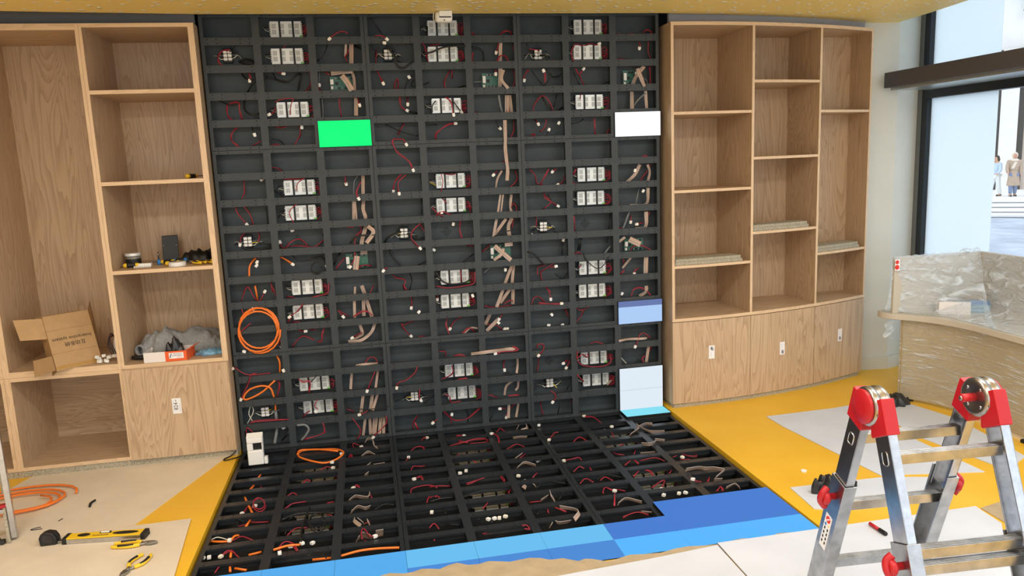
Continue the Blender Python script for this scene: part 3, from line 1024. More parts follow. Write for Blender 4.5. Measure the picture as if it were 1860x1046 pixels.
wB14:i:1847,462 1850,404 1837,343
wR:fp:1161,309 1156,258 1166,232
wY:i:1072,246 1107,247
wk:i:1002,227 1072,251
wk:i:1187,185 1271,241
wR:f:1326,256 1360,238 1368,200 1433,199
wB14:i:1804,298 1761,255 1748,188
wB14:i:1851,297 1844,236 1822,223
wR:i:1630,215 1691,183
wR:i:1769,189 1842,189
wR:i:1139,119 1105,60 1107,13
wR:i:1116,70 1135,10
wR:fp:1267,89 1236,66
wR:i:1314,124 1367,64 1411,43 1484,56 1575,128
wR:ip:1368,21 1367,74 1371,99
wk:i:1467,132 1485,72 1482,19
wB18:i:1772,143 1762,32
wB14:i:1845,135 1824,20
wR:ip:1819,138 1780,83 1753,27
wR:ip:1754,99 1705,107
wk:i:1627,30 1682,104
wR:ip:2066,928 2085,893 2091,847
wR:i:1953,816 1976,861 2017,863 2057,824
wR:fp:1998,829 2075,823 2158,818
wP:i:2609,845
wR:i:2679,816 2707,864 2761,870 2810,830 2810,809
wB21:i:2783,890 2783,848 2744,814
wR:i:2587,820 2619,807
wk:ip:2066,782 2096,738
wP:i:2076,662
wP:i:2174,656
wR:i:2202,766 2221,712
wR:i:2265,775 2307,753 2382,775
wR:i:2323,746 2306,695 2267,657
wR:fp:1977,521 1983,546 2019,543 2018,507 1985,468
wR:i:2375,500 2419,514 2467,492
wB14:f:2563,520 2628,529 2726,524 2770,523
wR:fp:2797,523 2748,561 2716,551 2699,510 2682,469
wR:i:1992,450 1998,391 1986,339
wR:ip:2212,395 2172,381
wR:ip:2225,389 2189,350
wR:f:2263,475 2256,423 2294,451 2331,426 2337,447
wR:f:2256,412 2292,372 2388,352 2468,356 2501,379 2497,422
wB18:i:2795,460 2782,329
wR:i:2822,456 2799,382 2766,363 2765,315
wW:i:2579,402 2627,344
wk:i:1946,216 2011,247 2048,254
wY:i:2090,244 2116,215
wk:i:2195,186 2226,231
wR:f:2253,307 2300,249
wB14:i:2543,232 2488,195
wR:fp:2063,207 2091,185 2093,153 2073,126
wR:i:1993,142 2005,71 2019,21
wk:i:2139,116 2120,15
wR:i:2225,107 2225,20
fO:f:361,198 373,123 477,123 592,164 646,251 615,327 544,367 471,345 394,272 365,194 382,118 488,150 612,215
fP:f:632,255
fP:f:581,378
fR:i:185,245 167,283
fO:i:155,369 142,438
fO:i:136,520 118,600
fR:i:181,538 187,599
fR:i:74,771 124,785 168,817
fr:fc:216,892 249,901 227,972
fO:i:109,679 140,790 179,898
fP:f:194,885
fR:ip:171,836 146,829 137,879 125,885
fO:i:179,984 167,1056
fR:i:186,1003 220,1039 280,1030
fR:i:131,1039 174,1026
fk:i:124,1041 123,985 146,992
fW:i:13,1161 47,1155 102,1178
fP:f:123,1253
fO:i:114,1213 129,1170 146,1143
fR:i:125,1193 167,1180 225,1216
fO:i:14,1170 71,1209 112,1197
fR:ip:175,1367 145,1320 117,1312 94,1342
fO:i:135,1294 142,1364
fO:i:225,1366 282,1350
fR:i:94,1494 113,1452 139,1445
fO:i:152,1442 163,1502
fO:i:180,1477 235,1508
fP:i:14,1348
fP:i:44,1350
fR:ip:508,414 542,384 583,384
fR:i:419,586 437,548 459,550
fR:i:343,731 374,716 406,743
fR:i:346,891 387,861 453,832
fR:i:569,884 609,877
fR:i:575,1026 603,1051
fK:f:359,1112 422,1060 529,1055 615,1097
fk:fc:537,1196 578,1207 542,1292
fK:f:486,988 466,1242 474,1384
fR:i:388,1210 428,1165 483,1155
fP:f:477,1382
fO:f:349,1423 409,1403 467,1390
fR:fp:461,1440 435,1381 398,1360 373,1386 379,1446
fP:i:418,1346
fP:i:521,1341
fO:f:666,1561 748,1548 832,1535 933,1546
fO:i:530,1493 620,1500
fk:f:515,1526 546,1485 575,1500 598,1556
fB18:f:782,71 802,34 831,86 839,186 858,205
fR:i:712,130 701,30 740,42
fP:i:755,97
fB18:i:751,255 798,210 845,255
fR:i:671,262 689,216 695,274
fB12:i:787,416 810,379
fB12:i:828,414 897,405
fB20:i:773,562 795,530
fR:ip:751,741 730,709 709,724
fB20:i:686,893 719,859 751,879 792,891 797,822
fR:i:813,891 801,823
fB20:i:700,1038 736,998 775,1028 800,998
fk:i:823,1042 879,1012 936,1018
fB16:i:752,1209 717,1154 733,1132 767,1185
fB20:i:790,1157 794,1204
fR:i:771,1189 798,1176
fB35:i:734,1354 759,1330 803,1342
fB40:i:826,1317 863,1311
fR:fp:762,1419 758,1332 773,1328 798,1406 823,1402
fR:i:767,1366 792,1416 823,1458
fR:ip:1143,102 1166,60 1188,38
fR:i:1064,251 1106,210 1144,217 1160,265
fR:ip:1021,423 1047,350
fR:i:1049,564 1065,528 1110,542 1135,513
fR:ip:1109,724 1099,688 1058,698
fR:i:1025,883 1044,843 1131,827 1180,856
fR:i:1105,1033 1126,978 1179,985
fR:i:1135,836 1188,858 1253,855
fR:i:1123,980 1158,979 1186,1014
fK:i:1118,1030 1180,1027 1257,1012
fR:i:1092,1329 1119,1307 1139,1350
fk:i:1176,1305 1246,1339
fR:i:1104,1468 1119,1428 1136,1424
fP:i:1119,1172
fk:i:1135,1134 1186,1139 1189,1192
fR:ip:1444,210 1389,178 1384,84 1434,78
fR:i:1318,237 1401,212 1501,183 1563,202 1555,251 1452,228
fR:i:1339,414 1367,389
fR:i:1436,519 1444,566
fP:i:1327,709
fP:i:1367,684
fR:i:1346,848 1414,834 1504,802 1550,809 1567,872
fk:f:1307,1084 1399,1059 1513,1071
fR:i:1555,1035 1575,998
fR:i:1386,1191 1417,1156 1421,1121
fk:i:1342,1310 1387,1264 1409,1357
fP:i:1394,1331
fP:i:1426,1331
fP:i:1451,1334
fP:i:1484,1325
fR:i:1343,1460 1402,1448
fR:i:1458,1432 1490,1412 1518,1440
fR:f:1534,1508 1558,1506 1565,1534 1540,1535
fB19:i:1795,75 1834,-2 1877,11 1865,91 1824,101
fR:i:1655,80 1691,36 1711,75
fR:fp:1631,345 1637,250 1604,203
fB15:i:1744,218 1784,240 1836,225
fR:i:1666,402 1737,360 1783,395
fB15:i:1684,573 1744,504
fR:i:1708,580 1764,510
fB17:i:1671,711 1724,671 1786,707
fP:i:1730,642
fG15:i:1801,661 1844,629
fP:i:1651,846
fR:i:1728,873 1783,801
fB17:i:1662,1002 1644,958 1679,924 1719,996
fk:i:1724,1015 1783,965 1901,1016
fB43:i:1782,1118 1772,1192
fB19:i:1703,1182 1760,1133
fR:i:1640,1185 1702,1188
fk:i:1804,1191 1863,1121 1871,1144
fR:i:1709,1322 1725,1274 1767,1315 1804,1339
fB19:f:1768,1347 1833,1394 1841,1453 1799,1513
fk:i:1650,1333 1680,1281 1731,1286
fB19:i:1683,1478 1707,1446 1734,1472 1816,1450
fP:f:1944,123
fR:fp:2030,311 2003,309 1946,398
fR:i:2106,407 2159,357 2200,421
fR:ip:2071,711 2060,681 2020,695 1966,687
fR:i:1977,864 2023,824 2051,832
fR:i:2088,806 2083,871
fR:i:1966,1035 2010,998 2046,1036
fR:i:2088,1026 2122,1009 2157,1046
fk:i:2075,1006 2141,979 2222,1026
fR:ip:2052,1180 2079,1141 2097,1157 2123,1175
fR:i:2138,1158 2176,1195
fR:f:2091,1271 2041,1406
fB17:i:2087,1333 2142,1305 2215,1350
fB9:i:2056,1449 2094,1437 2221,1473
fR:i:2063,1478 2143,1470 2197,1489
fR:fp:2350,209 2340,96 2291,28
fk:i:2366,157 2473,150 2505,91
fP:i:2425,229
fR:ip:2377,416 2387,335 2363,264
fR:i:2370,547 2400,536
fR:i:2289,643 2303,707 2345,706
fR:i:2406,712 2440,648
fB11:i:2448,711 2539,720
fR:i:2296,860 2359,811 2383,856
fR:i:2408,818 2497,827 2545,872
fR:i:2289,1028 2350,970 2399,997 2402,1038
fR:i:2498,1043 2531,1000
fR:ip:2330,1197 2393,1156 2427,1144 2374,1227
fP:i:2352,1315
fP:i:2437,1319
fP:i:2474,1320
fB17:f:2568,321 2591,394 2619,466 2692,504
fB17:f:2551,381 2635,310 2680,324
fB15:f:2470,465 2556,398
fB23:f:2483,647 2521,687 2574,646
fB17:f:2585,606 2643,624
fR:i:2612,827 2666,812 2699,854 2745,868 2758,827
fP:f:2633,918
fR:i:2638,874 2695,886
fB21:f:2573,1103 2657,1080 2686,1113 2728,1137 2779,1164
fB15:f:2683,1250 2764,1183
fR:fp:2587,1271 2577,1253 2556,1235
fR:i:2661,1206 2693,1154
fB17:i:2700,1195 2745,1204
fB15:i:2715,1310 2772,1300 2785,1330
fR:i:2651,1333 2684,1307 2689,1334"""
def lay(pl, m, a, b, k, n, rnd):
    if pl == 'w':
        d = -.012 if m == 'f' else .045 + .02 * math.sin(k * 1.3 + rnd)
        if m == 'f' and (k == 0 or k == n - 1): d = -.006
        return V((a, d, b))
    d = .014 + .006 * math.sin(k * 1.7 + rnd) if m == 'f' else -.022 + .01 * math.sin(math.pi * k / max(1, n - 1))
    return V((a, -b, d))
PLUGS = {}
def plug_mesh(v):
    if v in PLUGS: return PLUGS[v]
    mb = MB().box(-.0085, .0085, -.006, .006, -.010, .008).box(-.0065, .0065, -.0045, .0045, .008, .012)
    for i in range(2): mb.box(-.0065 + i * .008, -.0015 + i * .008, -.0072, -.0058, -.008, .003)
    me = mb.mesh('plug'); me.materials.append(M['ivory' if v else 'white_pl'])
    PLUGS[v] = me
    return me
def orient(o, d, pl):
    d = V(d)
    n_ = V((0, -1, 0)) if pl == 'w' else V((0, 0, 1))
    d = d - n_ * d.dot(n_)
    if d.length < 1e-6: d = V((1, 0, 0))
    d.normalize()
    x = d.cross(n_).normalized()
    o.rotation_euler = Matrix((x, -n_, d)).transposed().to_euler()
def ribbon_mb(path, w_, pl):
    n_ = V((0, -1, 0)) if pl == 'w' else V((0, 0, 1))
    mb = MB(); uvs = []
    m = len(path); t_ = .0022
    for i, p in enumerate(path):
        t = (path[min(i + 1, m - 1)] - path[max(i - 1, 0)])
        t = (t - n_ * t.dot(n_)).normalized() if t.length > 1e-9 else V((1, 0, 0))
        s_ = t.cross(n_).normalized()
        tilt = .55 * math.sin(i * .6 + path[0].x * 40)
        s_ = (s_ * math.cos(tilt) + n_ * math.sin(tilt) * .6).normalized()
        if pl == 'f': s_ = (s_ * .45 + V((0, 0, .85))).normalized()
        nn = s_.cross(t).normalized()
        for sx, sn in ((-1, 1), (1, 1), (1, -1), (-1, -1)):
            mb.v.append(p + s_ * (sx * w_ / 2) + nn * (sn * t_ / 2)); uvs.append((.02 if sx < 0 else .98, i))
    for i in range(m - 1):
        for k in range(4):
            mb.f.append((i * 4 + k, i * 4 + (k + 1) % 4, i * 4 + 4 + (k + 1) % 4, i * 4 + 4 + k))
    mb.f += [(3, 2, 1, 0), tuple((m - 1) * 4 + k for k in range(4))]
    return mb, uvs
CK = {'R': ('red_lead', 'red and black twin wire', 'wire'), 'r': ('red_wire', 'thin red wire', 'wire'), 'K': ('black_cable', 'thick black cable', 'cable'), 'k': ('black_wire', 'thin black wire', 'wire'), 'G': ('grey_cable', 'grey sheathed cable', 'cable'),
      'B': ('ribbon_cable', 'striped brown ribbon cable', 'ribbon cable'), 'O': ('orange_cable', 'orange sheathed cable', 'cable'), 'Y': ('yellow_wire', 'short yellow wire', 'wire'), 'W': ('white_wire', 'thin white wire', 'wire'), 'P': ('white_plug', 'loose white plug', 'plug')}
made = []
for ln in CAB.split('\n'):
    if not ln: continue
    head, md, pts = ln.split(':')
    pl, kind = head[0], head[1]
    wpx = int(head[2:]) / 1000 if len(head) > 2 else 0
    P2 = [tuple(int(q) / 1000 for q in p.split(',')) for p in pts.split()]
    m_ = md[0]
    rnd = (P2[0][0] * 37.7) % 6.28
    name, desc, cat = CK[kind]
    has_plug = 'p' in md
    if kind == 'P':
        o = bpy.data.objects.new(name, plug_mesh(int(rnd * 3) % 2)); COL.objects.link(o)
        o.location = lay(pl, m_, P2[0][0], P2[0][1], 0, 1, 0)
        if pl == 'f': o.location.z = .012 if m_ == 'f' else -.014
        orient(o, (math.cos(rnd), math.sin(rnd) if pl == 'f' else 0, math.sin(rnd)), pl)
        cen = P2[0]
    else:
        if 'c' in md:
            (ca, cb), ex, ey = P2
            turns = 3 if kind == 'O' else 2
            rr = random.Random(5); path = []
            for i in range(turns * 22 + 1):
                t = i / 22 * 2 * math.pi
                f = 1 - .10 * (i / 22) / turns + .05 * math.sin(t * .5 + 1) + (.06 * math.sin(t * 1.37))
                a = ca + (ex[0] - ca) * f * math.cos(t) + (ey[0] - ca) * f * math.sin(t)
                b = cb + (ex[1] - cb) * f * math.cos(t) + (ey[1] - cb) * f * math.sin(t)
                d = .010 + .004 * (i / 22)
                path.append(V((a, -d, b)) if pl == 'w' else V((a, -b, d + .008)))
            cen = (ca, cb)
            desc = desc + ' coiled up'
        else:
            ctrl = [lay(pl, m_, a, b, k, len(P2), rnd) for k, (a, b) in enumerate(P2)]
            path = bez(ctrl, 5 if len(ctrl) > 2 else 3)
            cen = P2[len(P2) // 2]
        if kind == 'B':
            mb, uvs = ribbon_mb(path, wpx * (1.25 if pl == 'f' else 1.1), pl)
            o = obj(name, mb, 'ribbon')
            ul = o.data.uv_layers.new(name='UVMap')
            for lp in o.data.loops: ul.data[lp.index].uv = uvs[lp.vertex_index]
        else:
            r_ = {'R': .0029, 'r': .0027, 'K': .0058, 'k': .0034, 'G': wpx / 2 if wpx else .006, 'O': .0062, 'Y': .0026, 'W': .0028}[kind]
            mt = {'R': 'red', 'r': 'red', 'K': 'blk', 'k': 'blk', 'G': 'grey', 'O': 'orange', 'Y': 'yellow_w', 'W': 'white_w'}[kind]
            o = obj(name, MB().tube(path, r_, 6), mt, smooth=True)
            if kind == 'R':
                n_ = V((0, -1, 0)) if pl == 'w' else V((0, 0, 1))
                p2 = []
                for i, p in enumerate(path):
                    t = (path[min(i + 1, len(path) - 1)] - path[max(i - 1, 0)])
                    t = t.normalized() if t.length > 1e-9 else V((1, 0, 0))
                    s_ = t.cross(n_)
                    s_ = s_.normalized() if s_.length > 1e-6 else V((1, 0, 0))
                    ph = i * .7 + rnd
                    p2.append(p + s_ * (.0062 * math.cos(ph * .5)) - n_ * (.004 + .002 * math.sin(ph)))
                obj('second_wire', MB().tube(p2, .0027, 5), 'redk' if (len(path) + int(rnd * 7)) % 3 else 'red', o, smooth=True)
        if has_plug:
            q = bpy.data.objects.new('plug', plug_mesh(int(rnd * 5) % 2)); COL.objects.link(q); q.parent = o
            q.location = path[-1] - V(o.location)
            dv = path[-1] - path[-2]
            orient(q, dv, pl)
            q['label'] = 'white plug'
    if has_plug:
        desc += ' with plug'
    if kind == 'R': name2 = 'power_lead' if has_plug else 'red_lead'; o.name = name2; o.data.name = name2 if kind != 'P' else o.data.name
    made.append([o, pl, cell(pl, *cen), desc, cat, cen, kind])
groups = {}
for t in made: groups.setdefault((t[1], t[2], t[3]), []).append(t)
for (pl, (c, r), desc), L in groups.items():
    L.sort(key=lambda t: t[5][0])
    n = len(L)
    for i, t in enumerate(L):
        if n == 1: o_ = ''
        elif n == 2: o_ = ', left one' if i == 0 else ', right one'
        elif n == 3: o_ = (', left one', ', middle one', ', right one')[i]
        else: o_ = ', %s from left' % ('first', 'second', 'third', 'fourth', 'fifth', 'sixth', 'seventh', 'eighth')[i]
        lab = desc + o_ + ', ' + where(pl, c, r)
        ws = lab.split()
        if len(ws) > 16: lab = lab.replace(' from top', '').replace(' from wall', '')
        tag(t[0], lab, t[4], {'R': 'red and black twin wires', 'P': 'loose white plugs', 'B': 'ribbon cables', 'K': 'black cables', 'k': 'black wires', 'O': 'orange cables', 'G': 'grey cables'}.get(t[6], 'thin coloured wires') + (' in the wall frame' if pl == 'w' else ' in the floor frame'))

# ================================================================== OAK SHELVING, LEFT
YF, YB = -.10, .455
def board(name, mb, face, parent):
    return obj(name, mb, face, parent)
def scribble(name, c, xd, yd, w_, h_, n, mat, parent, seed=1, r=.0009):
    """one unbroken pen line, too small to read"""
    rs = random.Random(seed); xd, yd = V(xd).normalized(), V(yd).normalized()
    pts = [V(c) + xd * (w_ * (i / n - .5)) + yd * (h_ * rs.uniform(.2, .5) * (1 if i % 2 else -1)) for i in range(n + 1)]
    return obj(name, MB().tube(bez(pts, 3), r, 4), mat, parent)
def sticker(parent, cx, cy, cz, xdir, w_, h_, txt, small, tilt=0.0):
    """white paper label lying on a door; xdir = along the door, in the horizontal plane"""
    x = V(xdir).normalized(); z = V((0, 0, 1)); n_ = x.cross(z)
    if n_.y > 0: n_ = -n_
    xt = x * math.cos(tilt) + z * math.sin(tilt); zt = -x * math.sin(tilt) + z * math.cos(tilt)
    c = V((cx, cy, cz)) + n_ * .0008
    lab = obj('paper_label', MB().obox(c, xt * w_ / 2, n_ * .0005, zt * h_ / 2), 'sticker', parent)
    lab['label'] = 'white paper label with handwritten number'
    if txt:   # handwriting is turned a quarter: it reads upwards
        text_mesh('handwriting', txt, w_ * .62, 'inkb', c + n_ * .0008 - xt * w_ * .06 - zt * h_ * .02, zt, -xt, lab, .0002)
        scribble('handwriting', c + n_ * .0008 - xt * w_ * .06 + zt * h_ * .34, zt, -xt, h_ * .12, w_ * .25, 5, 'inkb', lab, 4, .0007)
        scribble('small_print', c + n_ * .0008 - xt * w_ * .38, zt, -xt, h_ * .8, w_ * .05, 24, 'inkb', lab, 5, .0004)
        scribble('small_print', c + n_ * .0008 + xt * w_ * .34 - zt * h_ * .12, zt, -xt, h_ * .55, w_ * .06, 20, 'inkb', lab, 6, .0004)
    else:
        q = small
        scribble('handwriting', c + n_ * .0008 + zt * h_ * q, zt, -xt, h_ * .26, w_ * .55, 6, 'inkb', lab, int(cx * 10), .0016)
        scribble('handwriting', c + n_ * .0008 + zt * h_ * (q - .06) + xt * w_ * .22, zt, -xt, h_ * .22, w_ * .2, 5, 'inkb', lab, int(cx * 10) + 1, .0013)
        scribble('small_print', c + n_ * .0008 - xt * w_ * .12 - zt * h_ * q * .7, zt, -xt, h_ * .35, w_ * .05, 16, 'slot', lab, 8, .0004)
    return lab

def carcass(name, x0, x1, z0, z1, shelves, label, tl=.0175, tr=.0175, door=False, plinth=False, group=None, tb=.022):
    root = thing(name, ((x0 + x1) / 2, YF, z0), label, 'cabinet', group)
    zb = z0 + (.042 if plinth else 0)
    if plinth:
        obj('plinth', MB().box(x0 + .0004, x1 - .0004, YF + .004, YB, z0, zb), 'chip', root)
    obj('side_panel', MB().box(x0, x0 + tl, YF, YB, zb, z1), 'oak_v', root)
    obj('side_panel', MB().box(x1 - tr, x1, YF, YB, zb, z1), 'oak_v', root)
    obj('top_panel', MB().box(x0 + tl, x1 - tr, YF, YB, z1 - tb, z1), 'oak_h', root)
    obj('bottom_panel', MB().box(x0 + tl, x1 - tr, YF, YB, zb, zb + tb), 'oak_h', root)
    obj('back_panel', MB().box(x0 + tl, x1 - tr, YB - .012, YB, zb + tb, z1 - tb), 'oak_h' if plinth and not door else 'oak_v', root)
    for z in shelves:
        sh = obj('shelf', MB().box(x0 + tl, x1 - tr, YF + .001, YB - .012, z - tb, z), 'oak_h', root)
        obj('edge_band', MB().box(x0 + tl, x1 - tr, YF - .0004, YF + .0009, z - tb, z), 'oak_edge_h', sh)
    if not door:
        for (xa, xb, za, zz, mt) in ((x0, x0 + tl, zb, z1, 'oak_edge'), (x1 - tr, x1, zb, z1, 'oak_edge'), (x0 + tl, x1 - tr, z1 - tb, z1, 'oak_edge_h'), (x0 + tl, x1 - tr, zb, zb + tb, 'oak_edge_h')):
            obj('edge_band', MB().box(xa, xb, YF - .0013, YF - .0001, za, zz), mt, root)
    if door:
        d = obj('door', MB().box(x0 + .003, x1 - .003, YF - .018, YF - .0005, zb + .002, z1 - .004), 'oak_v', root)
        return root, d
    return root, None
XD = -.625
upA, _ = carcass('bookcase', XD, -.010, .640, 2.650, (2.282, 1.762, 1.238), 'tall open oak bookcase beside the display wall, with tools and hoodie', tr=.033, group='oak shelving units on the left')
loA, dA = carcass('base_cabinet', XD, -.010, FZ, .639, (), 'oak base cabinet with closed door and number label, left of display floor', tr=.033, door=True, plinth=True, group='oak shelving units on the left')
sticker(dA, -.335, YF - .018, .385, (1, 0, 0), .052, .098, '824', 1, .0)
upB, _ = carcass('bookcase', -1.275, XD - .001, .640, 2.650, (), 'oak bookcase bay with one tall opening and a cardboard box', tl=.035, group='oak shelving units on the left', tb=.035)
loB, _ = carcass('base_cabinet', -1.275, XD - .001, FZ, .639, (), 'empty open oak base cabinet under the cardboard box', tl=.035, plinth=True, group='oak shelving units on the left')
upC, _ = carcass('bookcase', -1.95, -1.276, .640, 2.650, (1.4,), 'oak bookcase cut off by left edge, above the stray ladder', group='oak shelving units on the left', tb=.035)
loC, _ = carcass('base_cabinet', -1.95, -1.276, FZ, .639, (), 'open oak base cabinet cut off by left edge behind ladder', plinth=True, group='oak shelving units on the left')

# ================================================================== OAK SHELVING, RIGHT (bowed front)
def yc(x):
    d = x - 2.92
    return -.102 - .026 * d + .121 * d * d
def arc(x0, x1, n=8, off=0.0):
    return [(x0 + (x1 - x0) * i / n, yc(x0 + (x1 - x0) * i / n) + off) for i in range(n + 1)]
XV = [2.921, 3.5165, 4.092, 4.632]    # left faces of uprights; last = right outer face
TV = .019
cabR = thing('bookcase', (3.78, .1, .642), 'bow-fronted oak bookcase with three open bays right of display wall', 'cabinet', 'bow-fronted oak shelving')
ZT = 2.640
for i, x in enumerate((XV[0], XV[1], XV[2], XV[3] - TV)):
    obj('upright', MB().prism(arc(x, x + TV, 1) + [(x + TV, YB), (x, YB)], .664, ZT - .022), 'oak_v', cabR)
    obj('edge_band', MB().prism(arc(x, x + TV, 1, -.0014) + arc(x, x + TV, 1, -.0001)[::-1], .664, ZT - .022), 'oak_edge', cabR)
for za in (.642, ZT - .022):
    obj('edge_band', MB().prism(arc(XV[0], XV[3], 16, -.0014) + arc(XV[0], XV[3], 16, -.0001)[::-1], za, za + .022), 'oak_edge_h', cabR)
obj('top_panel', MB().prism(arc(XV[0], XV[3], 16) + [(XV[3], YB), (XV[0], YB)], ZT - .022, ZT), 'oak_h', cabR)
obj('bottom_panel', MB().prism(arc(XV[0], XV[3], 16) + [(XV[3], YB), (XV[0], YB)], .642, .664), 'oak_h', cabR)
for i in range(3):
    obj('back_panel', MB().box(XV[i] + TV, (XV[i + 1] if i < 2 else XV[3] - TV), YB - .012, YB, .664, ZT - .022), 'oak_v', cabR)
for i, zs in enumerate(((1.033, 1.548, 2.066), (1.234, 1.750, 2.266), (1.038, 2.060))):
    xa, xb = XV[i] + TV, (XV[i + 1] if i < 2 else XV[3] - TV)
    for z in zs:
        sh = obj('shelf', MB().prism(arc(xa, xb, 6, .002) + [(xb, YB - .012), (xa, YB - .012)], z - .018, z), 'oak_h', cabR)
        obj('edge_band', MB().prism(arc(xa, xb, 6, .0005) + arc(xa, xb, 6, .0019)[::-1], z - .018, z), 'oak_edge_h', sh)
lowR = thing('base_cabinet', (3.78, .1, FZ), 'bow-fronted oak base cabinet with three labelled doors on yellow floor', 'cabinet', 'bow-fronted oak shelving')
obj('plinth', MB().prism(arc(XV[0] + .01, XV[3] - .03, 16, .012) + [(XV[3] - .03, YB), (XV[0] + .01, YB)], FZ, .050), 'chip', lowR)
obj('carcass', MB().prism(arc(XV[0], XV[3], 16, .019) + [(XV[3], YB), (XV[0], YB)], .050, .641), 'oak_v', lowR)
XDo = (XV[0], 3.5255, 4.1015, XV[3])
for i, (tx, zz) in enumerate(((.27, .405), (-.27, .365), (-.25, .385))):
    xa, xb = XDo[i] + .0015, XDo[i + 1] - .0015
    d = obj('door', MB().prism(arc(xa, xb, 6, 0) + arc(xa, xb, 6, .018)[::-1], .052, .637), 'oak_v', lowR)
    xm = (3.215, 3.80, 4.365)[i]
    e = .02
    sl = V((2 * e, yc(xm + e) - yc(xm - e), 0))
    sticker(d, xm, yc(xm) - .0004, zz, sl, .045, .095, None, tx, .0)
# chipboard offcuts on the shelves
for i, (x0, x1, z, lab) in enumerate(((2.95, 3.46, 1.034, 'first bay from the display'), (3.545, 4.03, 1.235, 'middle bay'), (4.118, 4.56, 1.039, 'bay nearest the window'))):
    for k in range(2):
        o = obj('chipboard_strip', MB().prism(arc(x0 + .004 * k, x1 - .012 * k, 3, .012 + .006 * k) + [(x1 - .02, yc(x1) + .15), (x0 + .01, yc(x0) + .15)], z + k * .0215, z + k * .0215 + .021), 'chip', bevel=0)
        tag(o, '%s of two chipboard offcuts on shelf in %s' % (('lower', 'upper')[k], lab), 'board', 'chipboard offcuts on the right shelves')

# ================================================================== THINGS ON THE LEFT SHELVES
ZS = 1.2385
def screwdriver(p, d, length, label, grip='toolyel', group='tools on the oak shelf', name='screwdriver'):
    d = V(d).normalized(); p = V(p)
    root = thing(name, p, label, 'screwdriver', group)
    h = length
    obj('handle', MB().lathe(p, d, [(.006, 0), (.013, .006), (.014, .02), (.011, .035), (.013, .06), (.012, .085), (.008, .095)], 12), grip, root, smooth=True)
    obj('grip_insert', MB().lathe(p, d, [(.0145, .022), (.0152, .03), (.0135, .045), (.0143, .06), (.0138, .07)], 12), 'tooldark', root, smooth=True)
    obj('shaft', MB().cyl(p + d * .094, p + d * h, .003, 8), 'toolmetal', root)
    return root
screwdriver((-.165, .02, 1.762 + .0155), (.6, 1, 0), .19, 'yellow and black screwdriver alone on upper shelf')
screwdriver((-.585, .03, ZS + .0155), (1, .12, 0), .085, 'short yellow and black screwdriver in front of jar')
screwdriver((-.30, .10, ZS + .0155), (-1, .25, 0), .17, 'yellow-capped screwdriver lying behind white tape roll')
screwdriver((-.335, .0, ZS + .0155), (1, .9, 0), .16, 'yellow and black screwdriver crossing beside black plate')
screwdriver((-.24, .17, ZS + .0155), (-1, .1, 0), .22, 'blue-bladed screwdriver lying behind the others', grip='blue_pl')
jar = thing('screw_jar', (-.545, .11, ZS), 'grey clear jar of screws with lid on tool shelf', 'jar')
obj('jar_body', MB().lathe((-.545, .11, ZS), (0, 0, 1), [(.040, 0), (.044, .004), (.044, .058), (.041, .066)], 24), 'clearjar', jar, smooth=True)
obj('lid', MB().lathe((-.545, .11, ZS + .066), (0, 0, 1), [(.045, 0), (.046, .003), (.046, .014), (.044, .017)], 24), 'psu', jar, smooth=True)
obj('jar_label', MB().lathe((-.545, .11, ZS + .018), (0, 0, 1), [(.0446, 0), (.0449, .001), (.0449, .030), (.0446, .031)], 24), 'strap', jar)
ts = thing('terminal_strip', (-.475, .045, ZS), 'white plastic terminal strip lying on tool shelf', 'terminal strip')
obj('strip_body', MB().box(-.525, -.425, .03, .062, ZS, ZS + .022), 'white_pl', ts, bevel=.003)
for i in range(8): obj('terminal', MB().box(-.523 + i * .0125, -.514 + i * .0125, .022, .030, ZS, ZS + .008), 'white_pl', ts)
an = thing('expansion_bolt', (-.40, .12, ZS), 'upright steel bolt with blue sleeve on tool shelf', 'bolt')
obj('sleeve', MB().lathe((-.40, .12, ZS), (0, 0, 1), [(.012, 0), (.013, .004), (.010, .03), (.008, .032)], 12), 'blue_pl', an, smooth=True)
obj('shank', MB().lathe((-.40, .12, ZS + .032), (0, 0, 1), [(.005, 0), (.005, .024), (.008, .026), (.008, .034), (.004, .036), (.004, .05)], 10), 'toolmetal', an, smooth=True)
pt = thing('black_plate', (-.375, .30, ZS), 'upright black plate leaning at the back of tool shelf', 'plate')
obj('plate', MB().obox((-.375, .33, ZS + .082), (.048, .006, 0), (.0, .003, .001), (0, .016, .081)), 'strap', pt, bevel=.002)
for s_ in (-1, 1): obj('screw', MB().lathe((-.375 + s_ * .040, .3295, ZS + .10), (0, -1, .1), [(.004, 0), (.004, .003), (.002, .004)], 8), 'toolmetal', pt)
tr_ = thing('tape_roll', (-.265, -.005, ZS), 'white tape roll lying on tool shelf front', 'tape roll')
obj('roll', MB().lathe((-.265, -.005, ZS), (0, 0, 1), [(.026, 0), (.050, 0), (.050, .024), (.026, .024), (.026, 0)], 28), 'white_pl', tr_, smooth=False)
obj('core', MB().lathe((-.265, -.005, ZS + .001), (0, 0, 1), [(.022, 0), (.0258, 0), (.0258, .022), (.022, .022), (.022, 0)], 28), 'card', tr_)

